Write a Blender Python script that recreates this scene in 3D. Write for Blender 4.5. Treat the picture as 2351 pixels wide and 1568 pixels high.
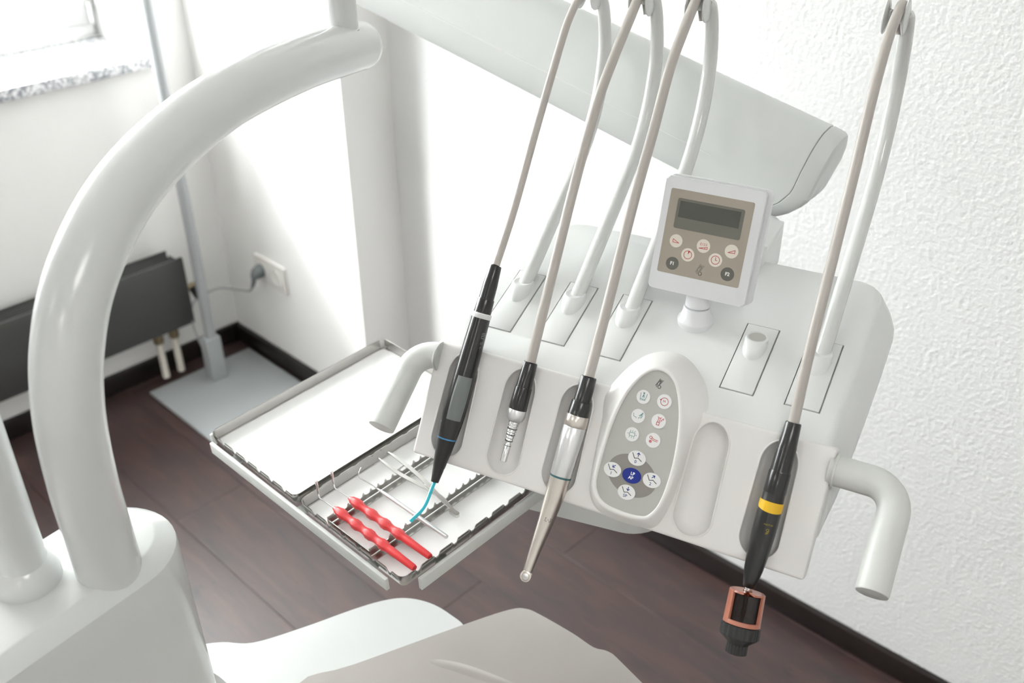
import bpy, bmesh, math, random
from mathutils import Vector, Matrix
from math import sin, cos, pi, radians, sqrt, atan2
random.seed(7)
for o in list(bpy.data.objects): bpy.data.objects.remove(o)
SC = bpy.context.scene
COL = SC.collection

# ------------------------------------------------------------------ camera
H = 1.65
PITCH, ROLL = radians(31.7), radians(-0.4)
fwd = Vector((0, cos(PITCH), -sin(PITCH)))
up0 = Vector((0, sin(PITCH), cos(PITCH)))
rt0 = Vector((1, 0, 0))
RT = cos(ROLL) * rt0 + sin(ROLL) * up0
UP = -sin(ROLL) * rt0 + cos(ROLL) * up0
cd = bpy.data.cameras.new('camera')
cam = bpy.data.objects.new('camera', cd)
COL.objects.link(cam)
cd.sensor_width = 36
cd.lens = 2286 / 2351 * 36
cd.clip_start = 0.02
cd.dof.use_dof = True
cd.dof.focus_distance = 1.06
cd.dof.aperture_fstop = 5.0
cam.matrix_world = Matrix(((RT.x, UP.x, -fwd.x, 0), (RT.y, UP.y, -fwd.y, 0), (RT.z, UP.z, -fwd.z, H), (0, 0, 0, 1)))
SC.camera = cam

# ------------------------------------------------------------------ world, light, exposure
SC.view_settings.view_transform = 'Standard'
SC.view_settings.look = 'None'
SC.view_settings.gamma = 1
SC.view_settings.use_curve_mapping = False
SC.view_settings.exposure = 0.85
W = bpy.data.worlds.new('sky')
SC.world = W
W.use_nodes = True
bg = W.node_tree.nodes['Background']
bg.inputs[0].default_value = (0.985, 0.985, 0.98, 1)
bg.inputs[1].default_value = 14.0

# room frame: origin in the far corner on the floor, a runs along the window wall to the right, b towards the outside
YA = radians(45.6)
CX, CY = -0.866, 2.712
def room(a, b, z): return Vector((CX + a * cos(YA) - b * sin(YA), CY + a * sin(YA) + b * cos(YA), z))
ROOM_M = Matrix.Translation((CX, CY, 0)) @ Matrix.Rotation(YA, 4, 'Z')

WINDOWS = [(-1.9, -0.12)]        # openings in the window wall (a range)
SILL_Z, HEAD_Z, CEIL_Z = 0.925, 2.30, 2.62
def area_light(name, loc_room, size, size_y, power, direction, portal=False, col=(1, 1, 1)):
    l = bpy.data.lights.new(name, 'AREA')
    l.shape = 'RECTANGLE'; l.size = size; l.size_y = size_y; l.energy = power; l.color = col
    o = bpy.data.objects.new(name, l)
    COL.objects.link(o)
    if portal: l.cycles.is_portal = True
    d = ROOM_M.to_3x3() @ Vector(direction)
    o.matrix_world = Matrix.Translation(room(*loc_room)) @ d.to_track_quat('-Z', 'Y').to_matrix().to_4x4()
    return o
for i, (w0, w1) in enumerate(WINDOWS):
    area_light('window_portal', ((w0 + w1) / 2, 0.36, (SILL_Z + HEAD_Z) / 2), w1 - w0, HEAD_Z - SILL_Z, 1, (0, -1, 0), True)
sl = bpy.data.lights.new('hazy_sun', 'SUN'); sl.energy = 1.7; sl.angle = radians(9); sl.color = (1, .98, .95)
sun = bpy.data.objects.new('hazy_sun', sl); COL.objects.link(sun)
SUN_DIR = ROOM_M.to_3x3() @ Vector((1, -.75, -.86))
sun.rotation_euler = SUN_DIR.to_track_quat('-Z', 'Y').to_euler(); sun.location = room(-3, 2, 3)
FILL_PANELS = [(-1.5, -3.2), (-3.2, -1.4), (-3.2, -3.6)]  # unseen panels added under the ceiling to fill the shaded fronts
FILL_POWER = 14

# ------------------------------------------------------------------ materials
def mat(name, col, rough=0.5, metal=0.0, spec=0.5, coat=0.0, trans=0.0, emit=None, es=0.0, bump=None, noise=None):
    m = bpy.data.materials.new(name); m.use_nodes = True
    nt = m.node_tree; b = nt.nodes['Principled BSDF']
    b.inputs['Base Color'].default_value = (*col, 1)
    b.inputs['Roughness'].default_value = rough
    b.inputs['Metallic'].default_value = metal
    b.inputs['Specular IOR Level'].default_value = spec
    b.inputs['Coat Weight'].default_value = coat
    b.inputs['Coat Roughness'].default_value = 0.08
    if trans: b.inputs['Transmission Weight'].default_value = trans
    if emit:
        b.inputs['Emission Color'].default_value = (*emit, 1); b.inputs['Emission Strength'].default_value = es
    tc = nt.nodes.new('ShaderNodeTexCoord')
    if noise:                                         # gentle tone variation: (scale, amount)
        n = nt.nodes.new('ShaderNodeTexNoise'); n.inputs['Scale'].default_value = noise[0]; n.inputs['Detail'].default_value = 3
        nt.links.new(tc.outputs['Object'], n.inputs['Vector'])
        r = nt.nodes.new('ShaderNodeValToRGB')
        k = noise[1]
        r.color_ramp.elements[0].color = (*[max(0, c * (1 - k)) for c in col], 1)
        r.color_ramp.elements[1].color = (*[min(1, c * (1 + k)) for c in col], 1)
        nt.links.new(n.outputs['Fac'], r.inputs['Fac']); nt.links.new(r.outputs['Color'], b.inputs['Base Color'])
    if bump:                                          # (scale, strength, distance, detail)
        n = nt.nodes.new('ShaderNodeTexNoise'); n.inputs['Scale'].default_value = bump[0]
        n.inputs['Detail'].default_value = bump[3] if len(bump) > 3 else 2
        nt.links.new(tc.outputs['Object'], n.inputs['Vector'])
        bp = nt.nodes.new('ShaderNodeBump'); bp.inputs['Strength'].default_value = bump[1]; bp.inputs['Distance'].default_value = bump[2]
        nt.links.new(n.outputs['Fac'], bp.inputs['Height']); nt.links.new(bp.outputs['Normal'], b.inputs['Normal'])
    return m

M = {}
M['wall'] = mat('wall_paint', (.90, .89, .875), .8, spec=.2)
M['wall_ingrain'] = mat('ingrain_wallpaper', (.80, .80, .795), .75, spec=.25, bump=(125, .5, .004, 2))
M['ceiling'] = mat('ceiling_paint', (.88, .88, .87), .9, spec=.1)
M['baseboard'] = mat('dark_baseboard', (.016, .011, .010), .35, spec=.4, noise=(14, .5))
M['frame_white'] = mat('window_frame_white', (.86, .86, .85), .35)
M['body'] = mat('white_plastic', (.69, .70, .69), .32, spec=.5, noise=(3, .015))
M['gloss'] = mat('glossy_white_lacquer', (.60, .61, .60), .24, coat=.25, noise=(3, .015))
M['cream'] = mat('cream_plastic', (.735, .717, .70), .38, noise=(4, .015))
M['arm'] = mat('pale_grey_arm_plastic', (.62, .635, .62), .36, noise=(3, .015))
M['rod'] = mat('pale_grey_rod', (.60, .605, .59), .2, coat=.3, noise=(6, .02))
M['hose'] = mat('beige_hose_rubber', (.44, .405, .375), .42, noise=(20, .03))
M['handle'] = mat('grey_handle_plastic', (.58, .59, .565), .42, noise=(5, .02))
M['black'] = mat('black_plastic', (.012, .012, .012), .28, spec=.5, coat=.2, noise=(30, .2))
M['matblack'] = mat('matt_black_plastic', (.014, .014, .014), .42, noise=(30, .2))
M['darkgap'] = mat('dark_seal', (.03, .03, .03), .7, noise=(30, .2))
M['steel'] = mat('polished_steel', (.58, .57, .555), .24, metal=1, noise=(40, .04))
M['satin'] = mat('satin_aluminium', (.74, .74, .75), .33, metal=1, noise=(40, .03))
M['champagne'] = mat('champagne_metal', (.66, .61, .56), .28, metal=1, noise=(40, .03))
M['chrome'] = mat('chrome', (.8, .8, .8), .1, metal=1, noise=(40, .03))
M['darksteel'] = mat('tray_steel', (.50, .485, .47), .2, metal=1, noise=(30, .05))
M['paper'] = mat('white_paper', (.80, .795, .785), .8, spec=.2, bump=(160, .08, .001))
M['greybutton'] = mat('grey_rubber', (.17, .185, .18), .5, noise=(60, .05))
M['padgrey'] = mat('keypad_grey_film', (.43, .425, .40), .35, noise=(25, .02))
M['ringgrey'] = mat('keypad_dark_grey_film', (.235, .22, .20), .4, noise=(25, .02))
M['keywhite'] = mat('key_white', (.72, .72, .71), .4, noise=(40, .02))
M['keyblue'] = mat('key_blue', (.001, .016, .22), .35, noise=(40, .03))
M['inkblue'] = mat('ink_blue', (.004, .025, .20), .5, noise=(60, .03))
M['inkred'] = mat('ink_red', (.48, .035, .05), .5, noise=(60, .03))
M['inkteal'] = mat('ink_teal', (.07, .22, .22), .5, noise=(60, .03))
M['inkdark'] = mat('ink_dark', (.045, .045, .042), .5, noise=(60, .03))
M['inkgrey'] = mat('ink_grey', (.20, .19, .16), .5, noise=(60, .03))
M['inkwhite'] = mat('ink_white', (.85, .85, .84), .5, noise=(60, .03))
M['inkyellow'] = mat('ink_yellow', (.28, .21, .02), .5, noise=(60, .03))
M['beige'] = mat('display_beige_film', (.36, .32, .265), .4, noise=(25, .02))
M['lcdframe'] = mat('display_window_grey', (.155, .15, .125), .35, noise=(25, .02))
M['lcd'] = mat('lcd_green_grey', (.078, .082, .066), .25, noise=(25, .03))
M['dispbtn'] = mat('display_key_ivory', (.70, .66, .58), .4, noise=(40, .02))
M['fbtn'] = mat('display_key_grey', (.125, .122, .105), .4, noise=(40, .02))
M['display'] = mat('display_housing', (.69, .695, .71), .35, noise=(5, .015))
M['red'] = mat('red_plastic', (.62, .035, .04), .35, noise=(40, .05))
M['yellow'] = mat('yellow_ring', (.78, .46, .01), .35, noise=(40, .05))
M['bluering'] = mat('blue_ring', (.06, .24, .48), .35, noise=(40, .05))
M['tealring'] = mat('teal_ring', (.03, .13, .14), .3, noise=(40, .05))
M['brown'] = mat('brown_plastic', (.42, .155, .10), .36, noise=(30, .06))
M['radiator'] = mat('graphite_radiator', (.06, .06, .058), .5, noise=(12, .06))
M['brass'] = mat('aged_brass', (.30, .24, .15), .4, metal=1, noise=(40, .2))
M['pipewhite'] = mat('pipe_white', (.75, .71, .63), .5, noise=(20, .04))
M['standgrey'] = mat('stand_grey_paint', (.40, .42, .43), .38, noise=(6, .03))
M['plug'] = mat('plug_grey', (.16, .18, .185), .5, noise=(30, .05))
M['cable'] = mat('cable_grey', (.42, .43, .43), .5, noise=(30, .03))
M['socket'] = mat('socket_ivory', (.80, .775, .74), .4, noise=(20, .02))
M['film'] = mat('clear_covered_grey_vinyl', (.40, .375, .35), .3, coat=.5, bump=(9, .25, .01, 2), noise=(6, .06))
M['concrete'] = mat('outdoor_stone', (.6, .6, .58), .9, noise=(5, .1))

def glass_mat(name, col, glossy=.1):
    m = bpy.data.materials.new(name); m.use_nodes = True; nt = m.node_tree
    for n in list(nt.nodes): nt.nodes.remove(n)
    out = nt.nodes.new('ShaderNodeOutputMaterial'); mx = nt.nodes.new('ShaderNodeMixShader')
    t = nt.nodes.new('ShaderNodeBsdfTransparent'); g = nt.nodes.new('ShaderNodeBsdfGlossy')
    t.inputs['Color'].default_value = (*col, 1); g.inputs['Roughness'].default_value = .03
    mx.inputs[0].default_value = .05
    nt.links.new(t.outputs[0], mx.inputs[1]); nt.links.new(g.outputs[0], mx.inputs[2])
    nt.links.new(mx.outputs[0], out.inputs['Surface'])
    return m
M['pane'] = glass_mat('window_glass', (.96, .98, .98))
M['brownwindow'] = glass_mat('brown_clear_plastic', (.30, .10, .05))
def cyan_mat():
    m = mat('cyan_acrylic', (.02, .50, .62), .15, coat=.5, noise=(60, .03))
    return m
M['cyan'] = cyan_mat()

def floor_mat():
    m = bpy.data.materials.new('dark_wood_laminate'); m.use_nodes = True; nt = m.node_tree; b = nt.nodes['Principled BSDF']
    tc = nt.nodes.new('ShaderNodeTexCoord'); oi = nt.nodes.new('ShaderNodeObjectInfo')
    off = nt.nodes.new('ShaderNodeVectorMath'); off.operation = 'MULTIPLY_ADD'
    nt.links.new(oi.outputs['Random'], off.inputs[0]); off.inputs[1].default_value = (7, 31, 0)
    nt.links.new(tc.outputs['Object'], off.inputs[2])
    mp = nt.nodes.new('ShaderNodeMapping'); mp.inputs['Scale'].default_value = (14, 2.4, 1)
    nt.links.new(off.outputs[0], mp.inputs['Vector'])
    n1 = nt.nodes.new('ShaderNodeTexNoise'); n1.inputs['Scale'].default_value = 2.2; n1.inputs['Detail'].default_value = 7; n1.inputs['Roughness'].default_value = .6
    n1.inputs['Distortion'].default_value = .6
    nt.links.new(mp.outputs[0], n1.inputs['Vector'])
    r = nt.nodes.new('ShaderNodeValToRGB'); e = r.color_ramp.elements
    e[0].position = .25; e[0].color = (.032, .024, .027, 1); e[1].position = .75; e[1].color = (.085, .044, .036, 1)
    x = e.new(.5); x.color = (.056, .032, .030, 1)
    nt.links.new(n1.outputs['Fac'], r.inputs['Fac'])
    mp2 = nt.nodes.new('ShaderNodeMapping'); mp2.inputs['Scale'].default_value = (3.5, 1.6, 1)
    nt.links.new(off.outputs[0], mp2.inputs['Vector'])
    n2 = nt.nodes.new('ShaderNodeTexNoise'); n2.inputs['Scale'].default_value = 6; n2.inputs['Detail'].default_value = 5; n2.inputs['Roughness'].default_value = .7
    nt.links.new(mp2.outputs[0], n2.inputs['Vector'])
    r2 = nt.nodes.new('ShaderNodeValToRGB'); e2 = r2.color_ramp.elements
    e2[0].position = .60; e2[0].color = (0, 0, 0, 1); e2[1].position = .70; e2[1].color = (1, 1, 1, 1)
    nt.links.new(n2.outputs['Fac'], r2.inputs['Fac'])
    mx = nt.nodes.new('ShaderNodeMixRGB'); mx.inputs['Color2'].default_value = (.016, .018, .024, 1)
    k = nt.nodes.new('ShaderNodeMath'); k.operation = 'MULTIPLY'; k.inputs[1].default_value = .55
    nt.links.new(r2.outputs[0], k.inputs[0]); nt.links.new(k.outputs[0], mx.inputs[0]); nt.links.new(r.outputs[0], mx.inputs['Color1'])
    nt.links.new(mx.outputs[0], b.inputs['Base Color'])
    b.inputs['Roughness'].default_value = .40; b.inputs['Specular IOR Level'].default_value = .75
    bp = nt.nodes.new('ShaderNodeBump'); bp.inputs['Strength'].default_value = .12; bp.inputs['Distance'].default_value = .002
    nt.links.new(n1.outputs['Fac'], bp.inputs['Height']); nt.links.new(bp.outputs['Normal'], b.inputs['Normal'])
    return m
M['floor'] = floor_mat()
def granite_mat():
    m = bpy.data.materials.new('speckled_granite'); m.use_nodes = True; nt = m.node_tree; b = nt.nodes['Principled BSDF']
    tc = nt.nodes.new('ShaderNodeTexCoord'); n = nt.nodes.new('ShaderNodeTexNoise'); n.inputs['Scale'].default_value = 110; n.inputs['Detail'].default_value = 4
    nt.links.new(tc.outputs['Object'], n.inputs['Vector'])
    r = nt.nodes.new('ShaderNodeValToRGB'); e = r.color_ramp.elements
    e[0].position = .40; e[0].color = (.26, .27, .30, 1); e[1].position = .58; e[1].color = (.80, .80, .81, 1)
    nt.links.new(n.outputs['Fac'], r.inputs['Fac']); nt.links.new(r.outputs[0], b.inputs['Base Color'])
    b.inputs['Roughness'].default_value = .15
    return m
M['granite'] = granite_mat()

# ------------------------------------------------------------------ mesh helpers
def make(name, verts, faces, material, parent=None, angle=35, loc=None):
    me = bpy.data.meshes.new(name)
    me.from_pydata([tuple(v) for v in verts], [], faces)
    bm = bmesh.new(); bm.from_mesh(me)
    bmesh.ops.recalc_face_normals(bm, faces=bm.faces)
    bm.to_mesh(me); bm.free()
    return link(name, me, material, parent, angle, loc)
def link(name, me, material, parent=None, angle=35, loc=None):
    if material is not None:
        me.materials.clear(); me.materials.append(material)
    if angle:
        me.polygons.foreach_set('use_smooth', [True] * len(me.polygons))
        me.set_sharp_from_angle(angle=radians(angle))
    o = bpy.data.objects.new(name, me); COL.objects.link(o)
    if parent: o.parent = parent
    if loc: o.location = loc
    return o
def empty(name, loc=(0, 0, 0), rz=0):
    o = bpy.data.objects.new(name, None); COL.objects.link(o)
    o.location = loc; o.rotation_euler = (0, 0, rz); o.empty_display_size = .05
    return o
def tag(o, label, cat, group=None):
    o['label'] = label; o['category'] = cat
    if group: o['group'] = group
    return o
def struct(o): o['kind'] = 'structure'; return o
def dup(o, loc, parent=None):
    c = o.copy(); COL.objects.link(c); c.location = loc
    if parent: c.parent = parent
    return c

def box(x0, x1, y0, y1, z0, z1, bevel=0, seg=2):
    bm = bmesh.new()
    vs = [bm.verts.new((x, y, z)) for x in (x0, x1) for y in (y0, y1) for z in (z0, z1)]
    for f in ((0, 1, 3, 2), (4, 6, 7, 5), (0, 4, 5, 1), (2, 3, 7, 6), (0, 2, 6, 4), (1, 5, 7, 3)): bm.faces.new([vs[i] for i in f])
    if bevel: bmesh.ops.bevel(bm, geom=list(bm.edges), offset=bevel, segments=seg, profile=.5, affect='EDGES', clamp_overlap=True)
    bm.verts.index_update()
    r = ([v.co.copy() for v in bm.verts], [[v.index for v in f.verts] for f in bm.faces]); bm.free()
    return r
def prism(pts, z0, z1, bevel=0, seg=3):
    bm = bmesh.new()
    lo = [bm.verts.new((p[0], p[1], z0)) for p in pts]; hi = [bm.verts.new((p[0], p[1], z1)) for p in pts]
    n = len(pts); bm.faces.new(lo[::-1]); top = bm.faces.new(hi)
    for i in range(n): bm.faces.new((lo[i], lo[(i + 1) % n], hi[(i + 1) % n], hi[i]))
    if bevel:
        es = [e for e in bm.edges if all(v.co.z == z1 for v in e.verts)]
        bmesh.ops.bevel(bm, geom=es, offset=bevel, segments=seg, profile=.5, affect='EDGES', clamp_overlap=True)
    bm.verts.index_update()
    r = ([v.co.copy() for v in bm.verts], [[v.index for v in f.verts] for f in bm.faces]); bm.free()
    return r
def join(*parts):
    V, F = [], []
    for v, f in parts:
        k = len(V); V += [Vector(p) for p in v]; F += [[i + k for i in q] for q in f]
    return V, F
def xf(part, fn): return [Vector(fn(*p)) for p in part[0]], part[1]
def loft(rings, cap0=True, cap1=True):
    n = len(rings[0]); V = [Vector(p) for r in rings for p in r]; F = []
    for i in range(len(rings) - 1):
        for j in range(n):
            k = (j + 1) % n
            F.append([i * n + j, i * n + k, (i + 1) * n + k, (i + 1) * n + j])
    if cap0: F.append(list(range(n))[::-1])
    if cap1: F.append([(len(rings) - 1) * n + j for j in range(n)])
    return V, F
def basis(d):
    d = Vector(d).normalized(); h = Vector((0, 0, 1)) if abs(d.z) < .9 else Vector((1, 0, 0))
    u = d.cross(h).normalized(); return u, u.cross(d).normalized(), d
def lathe(profile, p, d, n=32):
    """profile: [(t along axis, radius)]"""
    u, w, d = basis(d); p = Vector(p)
    return loft([[p + d * t + (u * cos(2 * pi * k / n) + w * sin(2 * pi * k / n)) * max(r, 1e-5) for k in range(n)] for t, r in profile])
def spline(pts, per=8, closed=False):
    P = [Vector(p) for p in pts]; n = len(P); out = []
    rng = range(n) if closed else range(n - 1)
    for i in rng:
        if closed: a, b, c, d = P[i - 1], P[i], P[(i + 1) % n], P[(i + 2) % n]
        else: a, b, c, d = P[max(i - 1, 0)], P[i], P[i + 1], P[min(i + 2, n - 1)]
        for k in range(per):
            t = k / per
            out.append(.5 * ((2 * b) + (c - a) * t + (2 * a - 5 * b + 4 * c - d) * t * t + (3 * b - a - 3 * c + d) * t ** 3))
    if not closed: out.append(P[-1])
    return out
def tube(path, r, n=16, closed=False, round_end=0):
    P = [Vector(p) for p in path]; m = len(P)
    R = r if isinstance(r, (list, tuple)) else [r] * m
    if len(R) != m: R = [R[0] + (R[-1] - R[0]) * i / (m - 1) for i in range(m)]
    T = []
    for i in range(m):
        a = P[(i - 1) % m] if closed else P[max(i - 1, 0)]; b = P[(i + 1) % m] if closed else P[min(i + 1, m - 1)]
        T.append((b - a).normalized())
    u, w, _ = basis(T[0]); rings = []
    for i in range(m):
        u = (u - T[i] * u.dot(T[i])).normalized(); w = T[i].cross(u)
        rings.append([P[i] + (u * cos(2 * pi * k / n) + w * sin(2 * pi * k / n)) * R[i] for k in range(n)])
    if round_end:                                     # 1: dome at the end, 2: both
        def dome(i, sgn):
            c = P[i]; out = []
            for j in range(1, 6):
                a = j / 6 * pi / 2
                out.append([c + (q - c) * cos(a) + T[i] * sgn * R[i] * sin(a) * .9 for q in rings[i]])
            return out
        d1 = dome(m - 1, 1); d0 = dome(0, -1)[::-1] if round_end == 2 else []
        rings = d0 + rings + d1
    if closed:
        V, F = loft(rings, False, False); k = len(rings) - 1
        F += [[k * n + j, k * n + (j + 1) % n, (j + 1) % n, j] for j in range(n)]
        return V, F
    return loft(rings)
def rrect(x0, x1, y0, y1, r, seg=6):
    if not isinstance(r, (list, tuple)): r = [r] * 4
    out = []
    for (cx, cy, a0, rr) in ((x1 - r[0], y1 - r[0], 0, r[0]), (x0 + r[1], y1 - r[1], 90, r[1]), (x0 + r[2], y0 + r[2], 180, r[2]), (x1 - r[3], y0 + r[3], 270, r[3])):
        for k in range(seg + 1):
            a = radians(a0 + 90 * k / seg); out.append((cx + rr * cos(a), cy + rr * sin(a)))
    return out
def circle(cx, cy, rx, ry=None, n=40, rot=0):
    ry = ry or rx; c, s = cos(rot), sin(rot); out = []
    for k in range(n):
        x, y = rx * cos(2 * pi * k / n), ry * sin(2 * pi * k / n); out.append((cx + x * c - y * s, cy + x * s + y * c))
    return out
def strokes(polys, w, h=.05):
    """thin raised printing: every polyline becomes flat ribbons w wide (2D, millimetres)"""
    parts = []
    for poly in polys:
        for (x0, y0), (x1, y1) in zip(poly, poly[1:]):
            L = sqrt((x1 - x0) ** 2 + (y1 - y0) ** 2) or 1e-6
            dx, dy = (x1 - x0) / L, (y1 - y0) / L; e = w * .3
            a = (x0 - dx * e, y0 - dy * e); b = (x1 + dx * e, y1 + dy * e); nx, ny = -dy * w / 2, dx * w / 2
            parts.append(prism([(a[0] - nx, a[1] - ny), (b[0] - nx, b[1] - ny), (b[0] + nx, b[1] + ny), (a[0] + nx, a[1] + ny)], 0, h))
    return join(*parts)
def arcpts(cx, cy, r, a0=0, a1=360, n=24): return [(cx + r * cos(radians(a0 + (a1 - a0) * k / n)), cy + r * sin(radians(a0 + (a1 - a0) * k / n))) for k in range(n + 1)]
def text_part(s, size, bold=0.0, h=.05, align='CENTER'):
    c = bpy.data.curves.new('lettering', 'FONT'); c.body = s; c.size = size; c.align_x = align; c.align_y = 'CENTER'; c.extrude = h / 2; c.offset = bold
    c.resolution_u = 3
    o = bpy.data.objects.new('lettering', c); COL.objects.link(o)
    bpy.context.view_layer.update()
    ev = o.evaluated_get(bpy.context.evaluated_depsgraph_get()); me = ev.to_mesh()
    r = ([v.co.copy() for v in me.vertices], [list(p.vertices) for p in me.polygons])
    ev.to_mesh_clear(); bpy.data.objects.remove(o); bpy.data.curves.remove(c)
    return r
def boolean(base, cutters):
    """base minus each cutter; all are objects, cutters are removed"""
    for c in cutters:
        md = base.modifiers.new('cut', 'BOOLEAN'); md.operation = 'DIFFERENCE'; md.object = c; md.solver = 'EXACT'
    bpy.context.view_layer.update()
    me = bpy.data.meshes.new_from_object(base.evaluated_get(bpy.context.evaluated_depsgraph_get()))
    base.modifiers.clear(); old = base.data; base.data = me; bpy.data.meshes.remove(old)
    for c in cutters:
        d = c.data; bpy.data.objects.remove(c); bpy.data.meshes.remove(d)
    me.polygons.foreach_set('use_smooth', [True] * len(me.polygons)); me.set_sharp_from_angle(angle=radians(30))
    return base

# ================================================================== THE ROOM
rm = ROOM_M
def rbox(name, a0, a1, b0, b1, z0, z1, m, bevel=0, parent=None, world=True):
    v, f = box(a0, a1, b0, b1, z0, z1, bevel)
    o = make(name, v, f, M[m], parent, angle=35 if bevel else 0)
    if not parent: o.matrix_world = rm
    return o
# floor: sub-floor with single planks laid parallel to the textured wall
fl = struct(rbox('floor', -6.0, .6, -6.0, .4, -.06, -.012, 'baseboard'))
PW, PL = .19, 1.29
v, f = box(0, PW - .0005, 0, PL - .0005, -.012, 0, .0007, 1)
pm = bpy.data.meshes.new('plank'); pm.from_pydata([tuple(p) for p in v], [], f); pm.materials.append(M['floor'])
na = 0
a = -.02 - PW * 31
while a < .30:
    bb = -6.0 - (na * .53 % 1) * PL
    while bb < 0.0:
        a0, b0 = a, bb
        if a0 < .22:
            o = bpy.data.objects.new('plank', pm); COL.objects.link(o); o.parent = fl; o.location = (a0, b0, 0)
        bb += PL
    a += PW; na += 1
# window wall (wall_left) with two openings
def wallpiece(parts, name, m):
    V, F = join(*[box(*p) for p in parts]); o = make(name, V, F, M[m], None, angle=0); o.matrix_world = rm; return struct(o)
T = .36
ws = sorted(WINDOWS)
pieces = [(-6.0, .5, 0, T, -.05, SILL_Z - .03), (-6.0, .5, 0, T, HEAD_Z, CEIL_Z)]
edges = [-6.0] + [e for w in ws for e in w] + [.5]
for i in range(0, len(edges), 2): pieces.append((edges[i], edges[i + 1], 0, T, SILL_Z - .03, HEAD_Z))
wallpiece(pieces, 'wall_left', 'wall')
# socket wall, its return (the niche side) and the set-back textured wall
wallpiece([(0, .5, -.668, 0, -.05, CEIL_Z)], 'wall_back', 'wall')
RW = radians(1.8)
RWM = rm @ Matrix.Translation((.148, -.668, 0)) @ Matrix.Rotation(RW, 4, 'Z')
v, f = box(0, .2, -5.5, .0, -.05, CEIL_Z)
o = struct(make('wall_right', v, f, M['wall_ingrain'], None, angle=0)); o.matrix_world = RWM
# walls behind the camera and the ceiling close the room
wallpiece([(-4.75, -4.6, -4.75, .4, -.05, CEIL_Z)], 'wall_far_side', 'wall')
wallpiece([(-4.6, .5, -4.75, -4.6, -.05, CEIL_Z)], 'wall_behind', 'wall')
wallpiece([(-4.75, .6, -4.75, .4, CEIL_Z, CEIL_Z + .1)], 'ceiling', 'ceiling')
# baseboards
def base_strip(name, p, mtx):
    v, f = box(*p, .004); o = struct(make(name, v, f, M['baseboard'], None)); o.matrix_world = mtx
base_strip('baseboard_left', (-6.0, 0, -.016, 0, 0, .06), rm)
base_strip('baseboard_back', (-.016, 0, -.668, -.016, 0, .06), rm)
base_strip('baseboard_niche', (0, .15, -.684, -.668, 0, .06), rm)
base_strip('baseboard_right', (-.016, 0, -5.3, -.016, 0, .055), RWM)

# windows
def window(n, w0, w1):
    b0, b1 = .275, .335
    fw = .048
    P = join(box(w0, w1, b0, b1, SILL_Z - .02, SILL_Z + .036, .004), box(w0, w1, b0, b1, HEAD_Z - fw, HEAD_Z, .004),
             box(w0, w0 + fw, b0, b1, SILL_Z, HEAD_Z, .004), box(w1 - fw * .35, w1, b0, b1, SILL_Z, HEAD_Z, .004))
    o = struct(make('window_%d' % n, *P, M['frame_white'], None)); o.matrix_world = rm
    s0, s1 = w0 + fw, w1 - fw * .35
    for (x0, x1) in ((s0, s1),):
        sw = .078; z0, z1 = SILL_Z + .038, HEAD_Z - fw
        P = join(box(x0, x1, b0 - .016, b1 - .01, z0, z0 + sw, .006), box(x0, x1, b0 - .016, b1 - .01, z1 - sw, z1, .006),
                 box(x0, x0 + sw, b0 - .016, b1 - .01, z0, z1, .006), box(x1 - sw, x1, b0 - .016, b1 - .01, z0, z1, .006))
        make('sash', *P, M['frame_white'], o)
        make('pane', *box(x0 + sw - .006, x1 - sw + .006, b0 + .01, b0 + .016, z0 + sw - .006, z1 - sw + .006), M['pane'], o, angle=0)
    make('hinge', *join(lathe([(0, .007), (.05, .007), (.052, .004)], (w1 - .022, b0 - .022, SILL_Z + .045), (0, 0, 1), 12)), M['satin'], o)
    make('window_sill', *box(w0 - .0, w1 + .0, -.03, b0 + .01, SILL_Z - .03, SILL_Z, .003), M['granite'], o)
    return o
for i, (w0, w1) in enumerate(WINDOWS): window(i + 1, w0, w1)

# the street outside, one floor down
v, f = box(-30, 30, .6, 60, -3.2, -3.1)
o = struct(make('ground', v, f, M['concrete'], None, angle=0)); o.matrix_world = rm
# glowing ceiling panels added out of view as fill light
for k, (a0, b0) in enumerate(FILL_PANELS):
    p = room(a0, b0, CEIL_Z)
    t = tag(empty('ceiling_lamp', p, YA), ['square white ceiling panel lamp nearest the socket corner', 'square white ceiling panel lamp above the dental chair foot', 'square white ceiling panel lamp at the back of the room'][k], 'lamp', 'ceiling panel lamps')
    make('frame', *join(box(-.31, .31, -.31, -.29, -.03, 0), box(-.31, .31, .29, .31, -.03, 0), box(-.31, -.29, -.29, .29, -.03, 0), box(.29, .31, -.29, .29, -.03, 0)), M['frame_white'], t, angle=0)
    dm = mat('lamp_diffuser', (.9, .9, .9), .6, emit=(1, .985, .96), es=FILL_POWER / 2.2, noise=(3, .01)) if k == 0 else dm
    make('diffuser', *box(-.29, .29, -.29, .29, -.022, -.016), dm, t, angle=0)

# ------------------------------------------------------------------ radiator
R0 = room(-.80, -.075, .12)
rad = tag(empty('radiator', R0, YA), 'dark grey flat panel radiator on the wall below the window', 'radiator')
def ra(a0, a1, b0, b1, z0, z1, bev=.003): return box(a0 + .80, a1 + .80, b0 + .075, b1 + .075, z0 - .12, z1 - .12, bev)
make('front_panel', *ra(-1.5, -.194, -.118, -.108, .185, .395), M['radiator'], rad)
make('rear_panel', *ra(-1.5, -.205, -.048, -.040, .185, .395), M['radiator'], rad)
make('top_grille', *join(ra(-1.48, -.215, -.112, -.102, .384, .392, .001), *[ra(-1.48, -.215, -.098 + .012 * k, -.092 + .012 * k, .378, .388, .001) for k in range(5)]), M['radiator'], rad)
make('convector', *join(*[ra(-1.45 + .028 * k, -1.446 + .028 * k, -.107, -.049, .20, .376, 0) for k in range(44)]), M['radiator'], rad, angle=0)
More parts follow.
